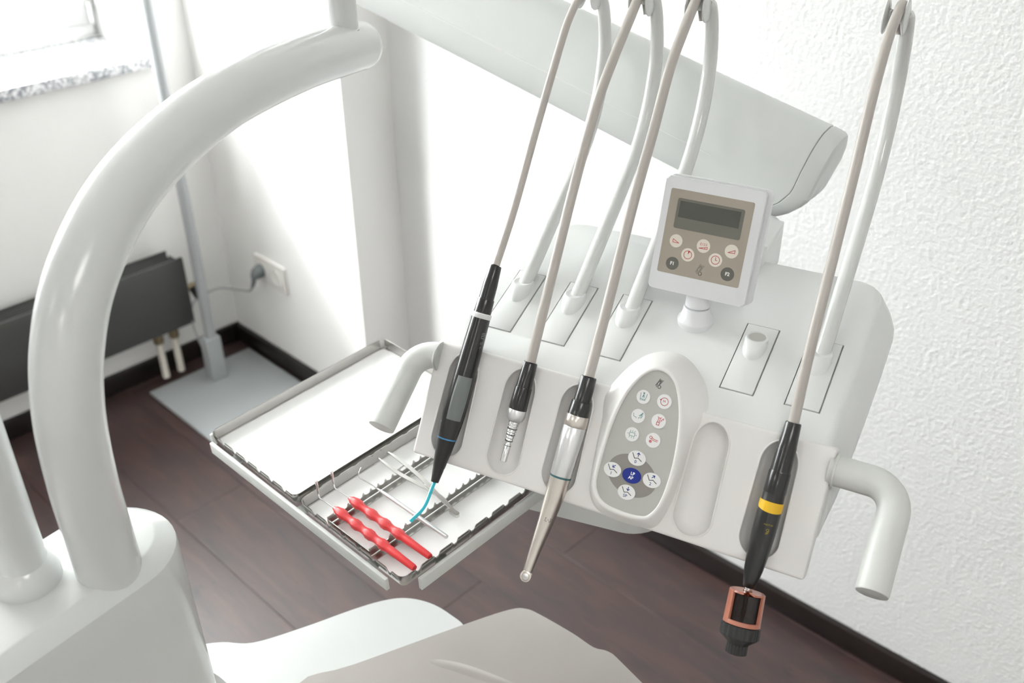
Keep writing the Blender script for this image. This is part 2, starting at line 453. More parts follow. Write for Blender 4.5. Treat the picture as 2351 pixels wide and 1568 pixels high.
make('side_panel', *ra(-.204, -.199, -.105, -.05, .20, .38, .001), M['radiator'], rad)
vv = Vector((-.168 + .80, 0, .275 - .12))
make('valve_body', *join(lathe([(-.03, .008), (0, .008), (.0, .011), (.022, .011)], vv - Vector((.0, 0, 0)), (1, 0, 0), 16)), M['brass'], rad)
make('thermostat_head', *lathe([(0, .010), (.005, .015), (.035, .0155), (.042, .012), (.043, 0)], vv + Vector((.004, -.006, .004)), (.35, -.2, -.95), 20), M['matblack'], rad)
for pa in (-.296, -.247):
    q = Vector((pa + .80, 0, 0))
    make('pipe', *lathe([(0, .0105), (.115, .0105)], q + Vector((0, 0, -.095)), (0, 0, 1), 16), M['pipewhite'], rad)
    make('pipe_coupling', *lathe([(0, .012), (.004, .015), (.028, .015), (.03, .011), (.055, .011)], q + Vector((0, 0, .02)), (0, 0, 1), 12), M['brass'], rad)

# ------------------------------------------------------------------ floor stand with grey pole
S0 = room(-.184, -.255, 0)
st = tag(empty('floor_stand', S0, YA), 'pale grey floor stand with square base plate and slim pole in the corner', 'stand')
make('base_plate', *box(-.178, .160, -.18, .168, 0, .008, .002), M['standgrey'], st)
make('socket_post', *box(-.022, .026, .072, .112, .008, .150, .003), M['standgrey'], st)
make('pole', *lathe([(0, .0155), (2.0, .0155), (2.003, .012)], (.006, .092, .15), (0, 0, 1), 20), M['standgrey'], st)

# ------------------------------------------------------------------ wall socket, plug and cable
K0 = room(0, -.25, .32)
so = tag(empty('wall_socket', K0, YA), 'ivory double power socket on the wall beside the corner', 'socket')
v, f = prism(rrect(-.076, .076, -.040, .040, .006), 0, .009, .003)
def wallx(x, y, z): return (-z, -x, y)
make('cover_plate', *xf((v, f), wallx), M['socket'], so)
for yy in (-.036, .036):
    make('insert', *xf(loft([[(yy + r * cos(2 * pi * k / 28), r * sin(2 * pi * k / 28), zz) for k in range(28)] for r, zz in ((.024, .0085), (.024, .011), (.0195, .011), (.0195, .003))], False), wallx), M['socket'], so)
pg = tag(empty('power_plug', room(-.02, -.214, .32), YA), 'grey angled plug in the left half of the wall socket', 'plug')
make('plug_body', *loft([[(-x, r * cos(2 * pi * k / 20), z + r * sin(2 * pi * k / 20) * 1.15) for k in range(20)] for x, r, z in ((0.012 - .02, .0185, 0), (.02 - .02, .0185, 0), (.036 - .02, .015, -.004), (.044 - .02, .009, -.010))]), M['plug'], pg)
make('strain_relief', *tube([(-.018, .0, -.008), (-.02, .004, -.03), (-.021, .012, -.046)], [.008, .0065, .005], 12), M['plug'], pg)
make('cord', *tube(spline([(-.021, .012, -.046), (-.022, .03, -.066), (-.03, .08, -.078), (-.06, .13, -.08), (-.12, .13, -.08), (-.17, .11, -.09), (-.185, .09, -.16), (-.17, .06, -.245), (-.15, .03, -.305)], 6), .0035, 8), M['cable'], pg)

# ================================================================== DENTAL UNIT FRAME
OX, OY, OZ = 0.1323, 0.8448, 1.0578
UYAW = radians(-27.5)
UM = Matrix.Translation((OX, OY, OZ)) @ Matrix.Rotation(UYAW, 4, 'Z')
ST, SF = radians(16), radians(58)
mm = .001
def tp(x, s, h=0): return Vector((x * mm, (s * cos(ST) - h * sin(ST)) * mm, (s * sin(ST) + h * cos(ST)) * mm))     # top plane
def fp(x, v, h=0): return Vector((x * mm, (-v * cos(SF) - h * sin(SF)) * mm, (-v * sin(SF) + h * cos(SF)) * mm))     # instrument plane
def up_world(p): return UM @ Vector(p)
def uempty(name, p):                                    # an empty standing at a point of the unit frame
    return empty(name, up_world(p), UYAW)
unit = tag(empty('dental_unit', (OX, OY, OZ), UYAW), 'white dentist instrument table with five handpiece rests and grey keypad', 'dental unit')

# --- body: rings stacked below the sloping top
def body_ring(h, out, cut):
    sf = (4 - .72 * h if h > -18 else 1.11 * h + 37) + cut
    x0, x1, s1 = -236 - out, 194 + out, 243 + out * .35 - (cut * .5)
    pts = []
    # right side widest in the middle, narrower at the front
    for k in range(9):
        t = k / 8; s = sf + (s1 - 24 - sf) * t
        pts.append((x1 - (max(out, 0) * .42) * (1 - t) ** 2 - (1.5 if k == 0 else 0), s))
    for k in range(1, 9):
        a = radians(90 * k / 8); pts.append((x1 - 24 + 24 * cos(a), s1 - 24 + 24 * sin(a)))
    for k in range(0, 9):
        a = radians(90 + 90 * k / 8); pts.append((x0 + 70 + 70 * cos(a), s1 - 105 + 105 * sin(a)))
    for k in range(1, 9):
        t = k / 8; pts.append((x0, (s1 - 105) + (sf - (s1 - 105)) * t))
    return [tp(x, s, h) for x, s in pts]
body_rings = [body_ring(h, o, c) for h, o, c in ((0, -7, 1), (-.8, -3.5, .6), (-2.6, -1, .3), (-6, 1.5, 0), (-14, 5, 0), (-30, 12, 0), (-50, 18, 0), (-66, 19, 0), (-76, 15, 0), (-82, 6, 3), (-84, -6, 8))]
body = make('body', *loft(body_rings), M['body'], unit)
PLATE_X = [-190, -123.5, -57, 88, 155]
cut = []
for px in PLATE_X:
    cut.append(make('cut', *xf(box(px - 17.9, px + 18.3, 41.2, 139.8, -4, 6), tp), None, unit, angle=0))
for c in cut: c.parent = None
body.parent = None
boolean(body, cut); body.parent = unit
# --- cover plates
v, f = box(-16.8, 16.8, 42.6, 139, -3.4, .6, .7)
plate0 = make('cover_plate', *xf((v, f), tp), M['body'], unit)
def ell(cx, cs, ax, as_, hfun, n=32): return [tp(cx + ax * cos(2 * pi * k / n), cs + as_ * sin(2 * pi * k / n), hfun(cs + as_ * sin(2 * pi * k / n))) for k in range(n)]
def collar_rings():
    hr = lambda s: max(2.5, 13.5 - (s - 103) * .38)
    return [ell(0, 109, 12.6, 22, lambda s: .3), ell(0, 110, 12.2, 20.5, lambda s: min(5, hr(s))), ell(0, 112, 11.9, 16.5, lambda s: min(9.5, hr(s) - .6)), ell(0, 114.6, 11.2, 12.6, lambda s: hr(s) - .3), ell(0, 115, 10.2, 11.4, lambda s: hr(s)), ell(0, 115, 9.6, 10.8, lambda s: hr(s) - .6)]
collar0 = make('rod_collar', *loft(collar_rings()), M['body'], plate0, angle=50)
plates = [plate0]
plate0.location = (PLATE_X[0] * mm, 0, 0)
for px in PLATE_X[1:]:
    p = dup(plate0, (px * mm, 0, 0), unit); c = dup(collar0, (0, 0, 0), p); plates.append(p)
v, f = xf(prism(circle(0, 0, 9.0, 9.8, 32), -1, 1), lambda x, y, z: tp(x, 115 + y, 12.8 - (115 + y - 103) * .38 + z * .3))
make('blanking_plug', v, f, M['padgrey'], plates[3])

# --- front panel with hollow rests
GROOVE_X = [-204, -133, -66, 82, 150.5]
fpan = make('instrument_rest', *xf(box(-243, 200, -4, 128, -24, 0, 3.4, 4), fp), M['cream'], None)
cut = []
for gx in GROOVE_X:
    rings = []
    NA = 48
    # capsule bowl: rings of shrinking outline going deeper
    def caps(r, top_v, bot_v, h):
        out = []
        for k in range(NA):
            a = 2 * pi * k / NA
            cv = bot_v if sin(a) > 0 else top_v
            rx = r * (1 if sin(a) > 0 else .92)
            out.append(fp(gx + rx * cos(a), cv + r * sin(a) * (1.0 if sin(a) > 0 else 1.25), h))
        return out
    rings.append(caps(20.4, 28, 101, 6)); rings.append(caps(20.0, 28, 101, .02))
    for q in (8, 18, 30, 45, 60, 75, 86):
        a = radians(q); rings.append(caps(20 * cos(a) ** .8, 28, 101, -15 * sin(a)))
    cut.append(make('cut', *loft(rings), None, None, angle=0))
boolean(fpan, cut); fpan.parent = unit
for gx in GROOVE_X:                                     # soft raised lips of the rests
    out = []
    for k in range(NA):
        a = 2 * pi * k / NA; r = 20.4
        cv = 101 if sin(a) > 0 else 28
        out.append(fp(gx + r * (1 if sin(a) > 0 else .92) * cos(a), cv + r * sin(a) * (1.0 if sin(a) > 0 else 1.25), -.25))
    make('rest_lip', *tube(out, 1.0 * mm, 8, True), M['cream'], fpan)

# --- keypad pod
INNER = [(-11, -1.6), (-18.5, 35), (-20.7, 82), (-18.4, 100), (-8.3, 111.4), (9.6, 115.2), (31, 114.6), (41.3, 109.7), (48.8, 93.6), (51.9, 61), (49.6, 25), (43, -5), (32, -26.5), (16.2, -33), (1.8, -25)]
OUTER = [('t', -36, 3), ('f', -35, 35), ('f', -32, 88), ('f', -28, 111), ('f', -15, 125), ('f', 9, 128.5), ('f', 34, 127.5), ('f', 49, 122), ('f', 57, 100), ('f', 61, 66), ('f', 63, 28), ('t', 70, 8), ('t', 50, 50), ('t', 16, 74), ('t', -18, 58)]
PADH = 12.0
inn = spline([(x, v, 0) for x, v in INNER], 8, True)
cx, cv = 15.5, 50
outw = spline([(tp(x, s, -.8) if k == 't' else fp(x, s, -.8)) for k, x, s in OUTER], 8, True)
def off(p, d):
    q = Vector((p.x - cx, (p.y - cv) * .55, 0)); q.normalize(); return Vector((p.x + q.x * d, p.y + q.y * d * 1.0, 0))
def ringf(d, h): return [fp(off(p, d).x, off(p, d).y, h) for p in inn]
r_in0, r_in1, r_top, r_out = ringf(0, PADH - 3.5), ringf(.2, PADH + .6), ringf(1.6, PADH + 1.7), ringf(4.2, PADH + .9)
r_o2 = ringf(6.0, PADH - 1.2)
mid1 = [a.lerp(b, .35) for a, b in zip(r_o2, outw)]; mid2 = [a.lerp(b, .75) for a, b in zip(r_o2, outw)]
def puff(r, amt): return [p + Vector((0, -.5, .86)) * amt * mm for p in r]
make('keypad_pod', *loft([r_in0, r_in1, r_top, r_out, r_o2, puff(mid1, 1.6), puff(mid2, 1.4), outw], False, False), M['cream'], unit, angle=70)
def flatf(poly, h0, h1, bev=0, m=None, name='x', parent=None, fn=fp, flip=True):
    """2D polygon in plane coords -> thin slab"""
    v, f = prism(poly, h0, h1, bev, 2)
    return make(name, *xf((v, f), fn), m, parent)
keypad = flatf([(p.x, p.y) for p in [off(q, .35) for q in inn]], PADH - 3.2, PADH - .6, 0, M['padgrey'], 'keypad', unit)
KH = PADH - .6
flatf(circle(14.2, 77.6, 27, 20.5, 48, .25), KH - .2, KH + .12, 0, M['ringgrey'], 'key_field', keypad)
def on_f(x0, v0, h, rot=0.0):
    c, s = cos(rot), sin(rot)
    return lambda X, Y, Z: fp(x0 + X * c - Y * s, v0 - (X * s + Y * c), h + Z)
def key(x, v, rx, ry, m, symbols, rot=0.0, name='key', label=None):
    k = flatf(circle(x, v, rx, ry, 36), KH - .2, KH + .5, .2, M[m], name, unit)
    for part, ink in symbols: make('symbol', *xf(part, on_f(x, v, KH + .5, rot)), M[ink], k, angle=0)
    return k
SLANT = [(-.5 * 1, 0)]
cup = [[(-3.4, 3.6), (-2.6, -3.4), (2.4, -3.4), (3.6, 3.6)], [(-2.2, -2.4), (-1.2, -2.0), (0, -2.6), (1.2, -2.0), (2.2, -2.4)], [(-.2, 4.6), (.1, 2.6), (-1.2, -.6)], [(.1, 2.6), (1.2, -.6)], [(.1, 2.4), (0, -.8)], [(-.9, 4.4), (.9, 3.2)], [(.9, 4.6), (-.7, 3.2)]]
key(5.9, -3.4, 7.2, 7.2, 'keywhite', [(strokes(cup, .5), 'inkteal')])
key(28.2, -4.3, 7.5, 7.5, 'keywhite', [(strokes([arcpts(.2, -.1, 3.9, 160, -185, 30), [(-4.6, 1.2), (-3.6, .4), (-3.2, 1.8), (-4.6, 1.2)]], .55), 'inkred'), (text_part('M', 3.8, 0), 'inkred')])
bowl = [[(-5, 2.6), (-4.6, -.6), (-2.0, -1.5), (-1.8, -2.4)], [(.6, -2.6), (.6, -1.6), (3.6, -1.6), (4.8, 1.2)], [(4.6, 3.2), (.8, .2)], [(4.6, 3.2), (1.8, -.4)], [(4.6, 3.2), (3.0, -.6)], [(3.8, 3.6), (5.3, 2.6)], [(4.2, 2.4), (5, 3.8)]]
key(5.5, 16.9, 7.2, 7.2, 'keywhite', [(strokes(bowl, .5), 'inkteal')], .12)
tool = [[(-1.6, 4.4), (-.6, 3.4), (1.4, 3.4), (2.2, 4.2)], [(-.6, 3.4), (-1.0, -1.2)], [(1.2, 3.4), (.6, -1.2)], [(-1.6, -1.2), (1.1, -1.2), (1.1, -4.0), (-1.6, -4.0), (-1.6, -1.2)], [(4.8, 3.8), (3.8, 3.0), (4.8, 2.2)], [(3.4, 2.6), (3.0, 2.2)], [(2.6, 1.6), (2.2, 1.2)], [(3.2, 1.4), (2.8, .8)], [(2.2, .2), (1.9, -.2)]]
key(27.5, 16.4, 7.4, 7.4, 'keywhite', [(strokes(tool, .6), 'inkred')])
lamp = [[(-2.8, 1.7), (2.8, 1.7), (2.8, -1.7), (-2.8, -1.7), (-2.8, 1.7)]] + [[(x, 2.6), (x * 1.15, 3.8)] for x in (-2.2, 0, 2.2)] + [[(x, -2.6), (x * 1.15, -3.8)] for x in (-2.2, 0, 2.2)] + [[(-3.7, 0), (-4.9, .2)], [(3.7, 0), (4.9, -.2)]]
key(4.0, 36.7, 7.3, 7.3, 'keywhite', [(strokes(lamp, .5), 'inkteal')], 0)
hand = [arcpts(-2.8, 2.4, 1.3, 0, 360, 12), [(-1.6, 2.6), (.6, 1.2), (5, .8)], [(-2.2, 1.2), (.2, -.2), (4.6, -.6)]] + [[(-2.4 + .5 * cos(t), -1.6 + .5 * sin(t)), (-2.4 + 1.6 * cos(t), -1.6 + 1.6 * sin(t))] for t in [pi / 4 * k for k in range(8)]]
key(26.7, 36.7, 7.6, 7.6, 'keywhite', [(strokes(hand, .55), 'inkred')])
chair = [[(-5.6, 4.4), (-2.4, -.6), (1.2, .5), (5.4, -2.0)]]
def arrow(dx, dy, cx0, cy0):
    L = 1.9; ex, ey = cx0 + dx * L, cy0 + dy * L; px_, py_ = -dy, dx
    return [[(cx0 - dx * L, cy0 - dy * L), (ex, ey)], [(ex - dx * 1.7 + px_ * 1.5, ey - dy * 1.7 + py_ * 1.5), (ex, ey), (ex - dx * 1.7 - px_ * 1.5, ey - dy * 1.7 - py_ * 1.5)]]
def shift(part, dx, dy): return [Vector((p[0] + dx, p[1] + dy, p[2])) for p in part[0]], part[1]
for (x, v, num, ar) in ((15.0, 58.9, '0', (0, 1)), (-7.0, 77.4, '1', (-.7, -.7)), (35.5, 76.2, '2', (.7, .7)), (13.1, 95.5, 'SP', (0, -1))):
    key(x, v, 9.4, 7.6, 'keywhite', [(strokes(chair, .75), 'inkdark'), (strokes(arrow(*ar, .9, 3.9), .8), 'inkblue'), (shift(text_part(num, 4.6, .05), -.6, -3.9), 'inkblue')])
key(14.2, 77.6, 10.2, 7.9, 'keyblue', [(shift(text_part('LP', 4.4, .12), .6, 2.0), 'inkwhite'), (shift(text_part('AP', 4.4, .12), -.4, -2.4), 'inkwhite')], label='blue key')
# maker's mark: slanted strokes over a small ring
LOGO = [[(-3.6, -2.6), (-1.4, 2.2), (-.2, 5.0)], [(-2.2, .4), (-2.0, -1.2), (-2.3, -3.8)], [(-1.2, 1.0), (.6, 4.2), (.5, 2.2), (1.0, 1.2)], [(2.0, 4.2), (.6, 1.4), (-1.0, -3.2)], [(3.2, 4.0), (.4, -.8)], arcpts(.6, -3.2, 1.55, 0, 360, 20)]
def logo_at(fn, scale, ink, parent):
    make('emblem', *xf(strokes([[(x * scale, y * scale) for x, y in q] for q in LOGO], .62 * scale, .06), fn), M[ink], parent, angle=0)
logo_at(on_f(18.8, -20.5, KH), 1.0, 'inkdark', keypad)

# --- handles
PH = radians(33)
def hp(x, v, h=0): return Vector((x * mm, (-v * cos(PH) - h * sin(PH)) * mm, (-v * sin(PH) + h * cos(PH)) * mm))
for sx, x0, xc in ((1, 196, 262), (-1, -236, -267)):
    arc = []
    R = 27
    pth = [hp(x0, 12, -16 if sx > 0 else -8)]
    hh = -16 if sx > 0 else -8
    for k in range(9):
        a = radians(90 * k / 8)
        pth.append(hp(xc - sx * R + sx * R * sin(a), 12 + R - R * cos(a), hh))
    v_end = 117 if sx > 0 else 112
    pth.append(hp(xc, 12 + R + 20, hh)); pth.append(hp(xc, v_end - 2.0, hh)); pth.append(hp(xc, v_end - .4, hh)); pth.append(hp(xc, v_end, hh))
    rr = [15.2 * mm] * (len(pth) - 2) + [14.6 * mm, 13.2 * mm]
    hd = make('handle', *tube(pth, rr, 32), M['handle'], unit)
    make('handle_flange', *lathe([(0, 17 * mm), (1.6 * mm, 17 * mm), (2.2 * mm, 16.2 * mm)], hp(x0 + sx * (5 if sx > 0 else 1), 12, hh), (sx, 0, 0), 32), M['handle'], hd)

# --- underside swivel housing and rear joint
v, f = prism(rrect(2, 60, 205, 330, 24, 8), 30, 86, 14, 5)
make('rear_joint', *xf((v, f), lambda x, y, z: Vector((x * mm, y * mm, z * mm))), M['body'], unit)

# --- whip arms with pulleys
WHIP = [(94, 24), (101, 29.5), (120, 42), (180, 83), (242, 125), (275, 151), (296, 175), (314, 206), (324, 240), (326, 268), (320, 298), (313, 316), (306, 326), (298, 330)]
def whip(k, x, lean=0.0, dz=0.0):
    P = [Vector(((x + lean * (z / 320) + 1.5) * mm, y * mm, (z + dz * max(0, z - 60) / 260) * mm)) for y, z in WHIP]
    P = spline(P, 6)
    n = len(P); R = [8.3 * mm - 1.3 * mm * max(0, (i / n - .55)) / .45 - (4 * mm * ((i / n - .9) / .1) ** 2 if i / n > .9 else 0) for i in range(n)]
    w = make('whip_arm', *tube(P, R, 20), M['rod'], unit)
    c = Vector(((x + lean - 2.5) * mm, 296 * mm, (328 + dz) * mm))
    fl_prof = lambda s: [(0, 9 * mm), (.8 * mm, 13 * mm), (2.4 * mm, 17.4 * mm), (3.4 * mm, 18.6 * mm), (4.4 * mm, 18 * mm), (5.6 * mm, 13 * mm), (6.4 * mm, 6 * mm), (6.4 * mm, .0)]
    make('pulley_flange', *lathe(fl_prof(1), c, (1, 0, 0), 28), M['rod'], w)
    make('pulley_flange', *lathe(fl_prof(1), c + Vector((-13 * mm, 0, 0)), (-1, 0, 0), 28), M['rod'], w)
    make('pulley_hub', *lathe([(-14 * mm, 8 * mm), (-11 * mm, 6.5 * mm), (-2 * mm, 6.5 * mm), (1 * mm, 8 * mm)], c, (1, 0, 0), 20), M['rod'], w)
for k, x in enumerate(PLATE_X):
    if k != 3: whip(k, x, -3 if k == 4 else 0, 9 if k == 4 else 0)

# ------------------------------------------------------------------ display console on its pedestal
TILT = radians(18)
DB = Vector((21 * mm, 108 * mm, 70 * mm))
PED = tp(16, 126, 0)
disp = tag(uempty('control_display', PED), 'small white tilted control display with beige face on a round foot', 'display')
def dp(x, y, h=0):
    x, y = x * .98, y * .98
    p = DB + Vector((x * mm, (y * sin(TILT) - h * cos(TILT)) * mm, (y * cos(TILT) + h * sin(TILT)) * mm)); return p - PED
def dslab(poly, h0, h1, m, name, parent, bev=0): return make(name, *xf(prism(poly, h0, h1, bev, 3), dp), M[m], parent)
hs = dslab(rrect(-60, 49.5, .5, 125, 4, 5), -9, 0, 'display', 'housing', disp, 2.2)
dslab(rrect(-58, 54, 2, 127, 6, 5), -19, -9.6, 'display', 'rear_shell', disp, 0)
face = dslab(rrect(-52.5, 39.6, 20, 112.4, 2, 4), -.3, .25, 'beige', 'face_film', disp)
dslab(rrect(-43, 31, 70.4, 103.2, 2.2, 4), .1, .45, 'lcdframe', 'screen_window', face)
dslab(rrect(-40, 27.2, 82.6, 100.4, .3, 2), .3, .6, 'lcd', 'screen', face)
def on_d(x0, y0, h): return lambda X, Y, Z: dp(x0 + X, y0 + Y, h + Z)
def dkey(x, y, r, m, syms, name='key'):
    k = dslab(circle(x, y, r, r, 36), .1, .6, m, name, disp)
    for part, ink in syms: make('symbol', *xf(part, on_d(x, y, .6)), M[ink], k, angle=0)
dkey(-37, 56.6, 7.2, 'dispbtn', [(strokes([[(-3.4, 1.8), (-3.4, -1.8), (3.4, -1.8), (-3.4, 1.8)]], .6), 'inkred')])
dkey(-6.1, 57.0, 7.4, 'dispbtn', [(shift(text_part('E123', 3.9, 0), 0, 1.6), 'inkred'), (strokes([[(-4.6, -3.0), (4.6, -3.0), (4.6, -.6), (-4.6, -3.0)], [(-1, -3), (-1, -1.9)], [(2, -3), (2, -1.2)]], .55), 'inkred')])
dkey(25, 57.4, 7.4, 'dispbtn', [(strokes([[(-3.6, -1.7), (3.6, -1.7), (3.6, 1.8), (-3.6, -1.7)]], .6), 'inkred')])
dkey(-21.3, 44.2, 7.3, 'dispbtn', [(strokes([arcpts(0, 0, 4.4, 0, 360, 32)], .6), 'inkred'), (prism([(0, .4), (1.9, 3.9), (-.2, 4.3)], 0, .05), 'inkred')])
dkey(9.6, 44.8, 7.4, 'dispbtn', [(strokes([arcpts(0, 0, 4.5, 0, 360, 32), [(0, 3.2), (0, -.2), (2.0, -.2)]], .6), 'inkred')])
dkey(-36.7, 31.5, 7.1, 'fbtn', [(text_part('F1', 5.2, .16), 'inkwhite')])
dkey(25.2, 32.5, 7.3, 'fbtn', [(text_part('F2', 5.2, .16), 'inkwhite')])
logo_at(on_d(-5.1, 30.8, .25), 1.25, 'inkgrey', face)
ped = make('pedestal', *lathe([(-6 * mm, 19.5 * mm), (1.5 * mm, 20.2 * mm), (3 * mm, 19.6 * mm), (6 * mm, 17 * mm), (12 * mm, 15 * mm), (17 * mm, 14.4 * mm), (18 * mm, 14 * mm)], (0, 0, .0), (0, 0, 1), 40), M['display'], disp)
make('swivel_neck', *lathe([(18.4 * mm, 13.6 * mm), (36 * mm, 13.2 * mm), (44 * mm, 10 * mm)], (0, .001, 0), (0, .05, 1), 36), M['display'], disp)

# ------------------------------------------------------------------ handpieces with hoses
def handpiece(name, label, tail, tip):
    """root at the tail; returns (root, along(t_mm, dr) helper) for an axis from tail to tip in unit frame"""
    t0, t1 = fp(*tail), fp(*tip)
    r = tag(uempty(name, t0), label, 'handpiece')
    d = (t1 - t0).normalized()
    return r, d, (t1 - t0).length
def seg(root, name, prof, d, m, n=32, parent=None):
    return make(name, *lathe([(t * mm, r * mm) for t, r in prof], (0, 0, 0), d, n), M[m], parent or root)
def hose(root, pts, r, tailpt):
    P = spline([Vector(p) * mm - tailpt for p in pts], 8)
    return make('hose', *tube(P, r * mm, 14), M['hose'], root)
def over(x, dz=0): return [(x, 301, 339 + dz), (x, 309, 333 + dz), (x, 311.5, 322 + dz), (x + 3, 311, 308 + dz)]

# 1 black syringe-like instrument with cyan tip
h1, d, L = handpiece('dental_handpiece', 'black handpiece with grey button and bent cyan tip, leftmost on the rest', (-192.6, -99.3, 8), (-203.5, 150, 6))
seg(h1, 'cable_sleeve', [(0, 6.4), (1, 6.9), (22, 8.3), (50, 8.6)], d, 'black')
seg(h1, 'collar', [(38, 9.0), (39, 9.4), (54, 9.7), (55, 9.7)], d, 'black')
seg(h1, 'white_ring', [(54, 10.2), (54.8, 11.2), (59, 11.2), (60, 10.6)], d, 'keywhite')
seg(h1, 'grip', [(59.5, 10.7), (70, 10.9), (100, 11.8), (140, 12.6), (170, 12.8), (184, 12.2), (198, 10.9)], d, 'black', 40)
seg(h1, 'blue_ring', [(198, 10.95), (199.6, 10.8)], d, 'bluering')
seg(h1, 'nose_cone', [(199.6, 10.6), (215, 9.0), (232, 7.0), (234, 6.4), (236, 6.3), (250, 4.4), (251, 0)], d, 'matblack')
# grey push button lying on the front of the grip
nrm = Vector((0.62, -sin(SF), cos(SF))); nrm = (nrm - d * nrm.dot(d)).normalized(); sd = d.cross(nrm)
def onh(t, a, rad):   # point on the grip at length t, angle a from nrm, radius rad
    return d * (t * mm) + (nrm * cos(a) + sd * sin(a)) * (rad * mm)
rows = []
for i in range(9):
    t = 126 + (176 - 126) * i / 8
    k = 1 - abs(i / 8 - .5) * 2
    rows.append([onh(t, radians(-42 + 84 * j / 8) * (.92 + .08 * k), 12.75 + 1.7 * min(1, 1.2 * k + .35) * (1 if 0 < j < 8 else .2) * (1 if 0 < i < 8 else .4)) for j in range(9)])
V = [p for r in rows for p in r]; F = [[i * 9 + j, i * 9 + j + 1, (i + 1) * 9 + j + 1, (i + 1) * 9 + j] for i in range(8) for j in range(8)]
make('push_button', V, F, M['greybutton'], h1, angle=30)
# faint lettering near the top of the grip
tx = strokes([[(-9, 1.6), (-9, -2.2)], [(-7.4, 2.0), (-7.4, -2.2)], [(-5.8, 1.0), (-5.8, -2.2), (-4.4, -2.2)], [(-3.2, 1.2), (-3.2, -2.0)], [(1, .4), (3.4, .4)], [(1, -1.4), (3.8, -1.4)], [(6, -.4), (8, -.4)]], .7, .04)
make('lettering', *xf(tx, lambda X, Y, Z: onh(84 + X, radians(-38) - Y * mm * 95, 11.75 + Z)), M['greybutton'], h1, angle=0)
te = d * (L - 1 * mm)
make('cyan_tip', *tube(spline([te, te + Vector((2, -14, -6)) * mm, te + Vector((4.4, -28, -10.5)) * mm, te + Vector((4.0, -39, -13.5)) * mm, te + Vector((-.5, -53, -18)) * mm], 6), [2.1 * mm, 2.1 * mm], 12), M['cyan'], h1)
t0 = fp(-192.6, -99.3, 8)
hose(h1, [tuple(t0 / mm), (-194.2, 93.5, 136.6), (-196.4, 151.7, 207.9), (-198.1, 198.8, 263.8), (-199.3, 234.5, 303.7), (-200.0, 263, 324)] + [(-200, 286, 337)] + over(-200), 4.5, t0)

# 2 bare coupling
h2, d, L = handpiece('coupling_handpiece', 'black hose coupling with bare ridged metal nozzle in the second rest', (-125.2, -6.7, 8), (-131, 105.8, 2))
seg(h2, 'sleeve', [(0, 7.4), (1, 8.0), (28, 8.8)], d, 'black')
seg(h2, 'collar', [(27.5, 9.0), (28.5, 9.4), (52, 10.0), (53, 9.8)], d, 'black')
seg(h2, 'knurled_ring', [(53, 9.7), (54.5, 10.0), (61, 10.0), (65, 8.6), (66, 7.0)], d, 'satin', 24)
nz = []
t = 66
for k in range(7): nz += [(t, 5.4 - .22 * k), (t + .9, 6.3 - .32 * k), (t + 2.2, 6.3 - .32 * k), (t + 3.1, 5.2 - .26 * k)]; t += 3.4
nz += [(t, 3.2), (t + 2, 3.0), (t + 4, 3.9), (112, 3.8), (113, 2.8)]
seg(h2, 'nozzle', nz, d, 'chrome', 24)
for tt in (74, 80.8, 88, 93.5): seg(h2, 'sealing_ring', [(tt, 5.2 - (tt - 74) * .1), (tt + .4, 5.75 - (tt - 74) * .094), (tt + 1.1, 5.75 - (tt - 74) * .094), (tt + 1.5, 5.2 - (tt - 74) * .1)], d, 'matblack', 20)
t0 = fp(-125.2, -6.7, 8)
hose(h2, [tuple(t0 / mm), (-127.2, 55.0, 94.1), (-129.1, 111.0, 173.2), (-130.8, 167.6, 242.7), (-131.8, 214.7, 282.6), (-132.6, 258, 313), (-133.0, 286, 334)] + over(-133), 5.6, t0)

# 3 motor with contra-angle
h3, d, L = handpiece('contra_angle_handpiece', 'silver motor handpiece with slim angled metal head hanging over the floor', (-57.2, -8.3, 8), (-62.1, 104.6, 5))
seg(h3, 'sleeve', [(0, 8.0), (1, 8.6), (27, 9.2)], d, 'black')
seg(h3, 'collar', [(26.5, 10.0), (28, 10.9), (42, 11.6), (42.5, 11.0)], d, 'black')
seg(h3, 'coupling_ring', [(42, 11.5), (43, 12.0), (54, 12.2), (54.6, 11.8)], d, 'champagne')
mk = seg(h3, 'motor_sleeve', [(54.6, 11.6), (55.4, 12.1), (70, 12.1), (108, 11.7), (109, 11.4)], d, 'satin', 40)
seg(h3, 'teal_ring', [(109, 11.5), (111, 11.5)], d, 'tealring')
nrm = Vector((0.35, -sin(SF), cos(SF))); nrm = (nrm - d * nrm.dot(d)).normalized(); sd = d.cross(nrm)
p0 = d * (110.5 * mm)
pth = spline([p0, p0 + d * .022 + Vector((-.4, 0, 0)) * mm, p0 + d * .052 + Vector((-2, -1, 0)) * mm, p0 + d * .078 + Vector((-4, -4, -1)) * mm, p0 + d * .102 + Vector((-5, -8, -2)) * mm], 5)
make('contra_angle_neck', *tube(pth, [(11.4, 11.2, 11.0, 10.8, 10.5, 10.2, 9.9, 9.5, 9.1, 8.7, 8.3, 7.9, 7.5, 7.1, 6.8, 6.4, 6.0, 5.7, 5.4, 5.1, 4.9)[i] * mm for i in range(21)], 32), M['champagne'], h3)
hd0 = pth[-1]; hax = Vector((.25, -.80, .55)).normalized()
head = make('drill_head', *lathe([(-6.8 * mm, 3.4 * mm), (-6 * mm, 5.0 * mm), (-4.5 * mm, 6.0 * mm), (4 * mm, 6.3 * mm), (5.4 * mm, 5.8 * mm), (5.8 * mm, 4.2 * mm), (5.3 * mm, 3.8 * mm), (5.3 * mm, 0)], hd0 + d * .004, hax, 28), M['champagne'], h3)
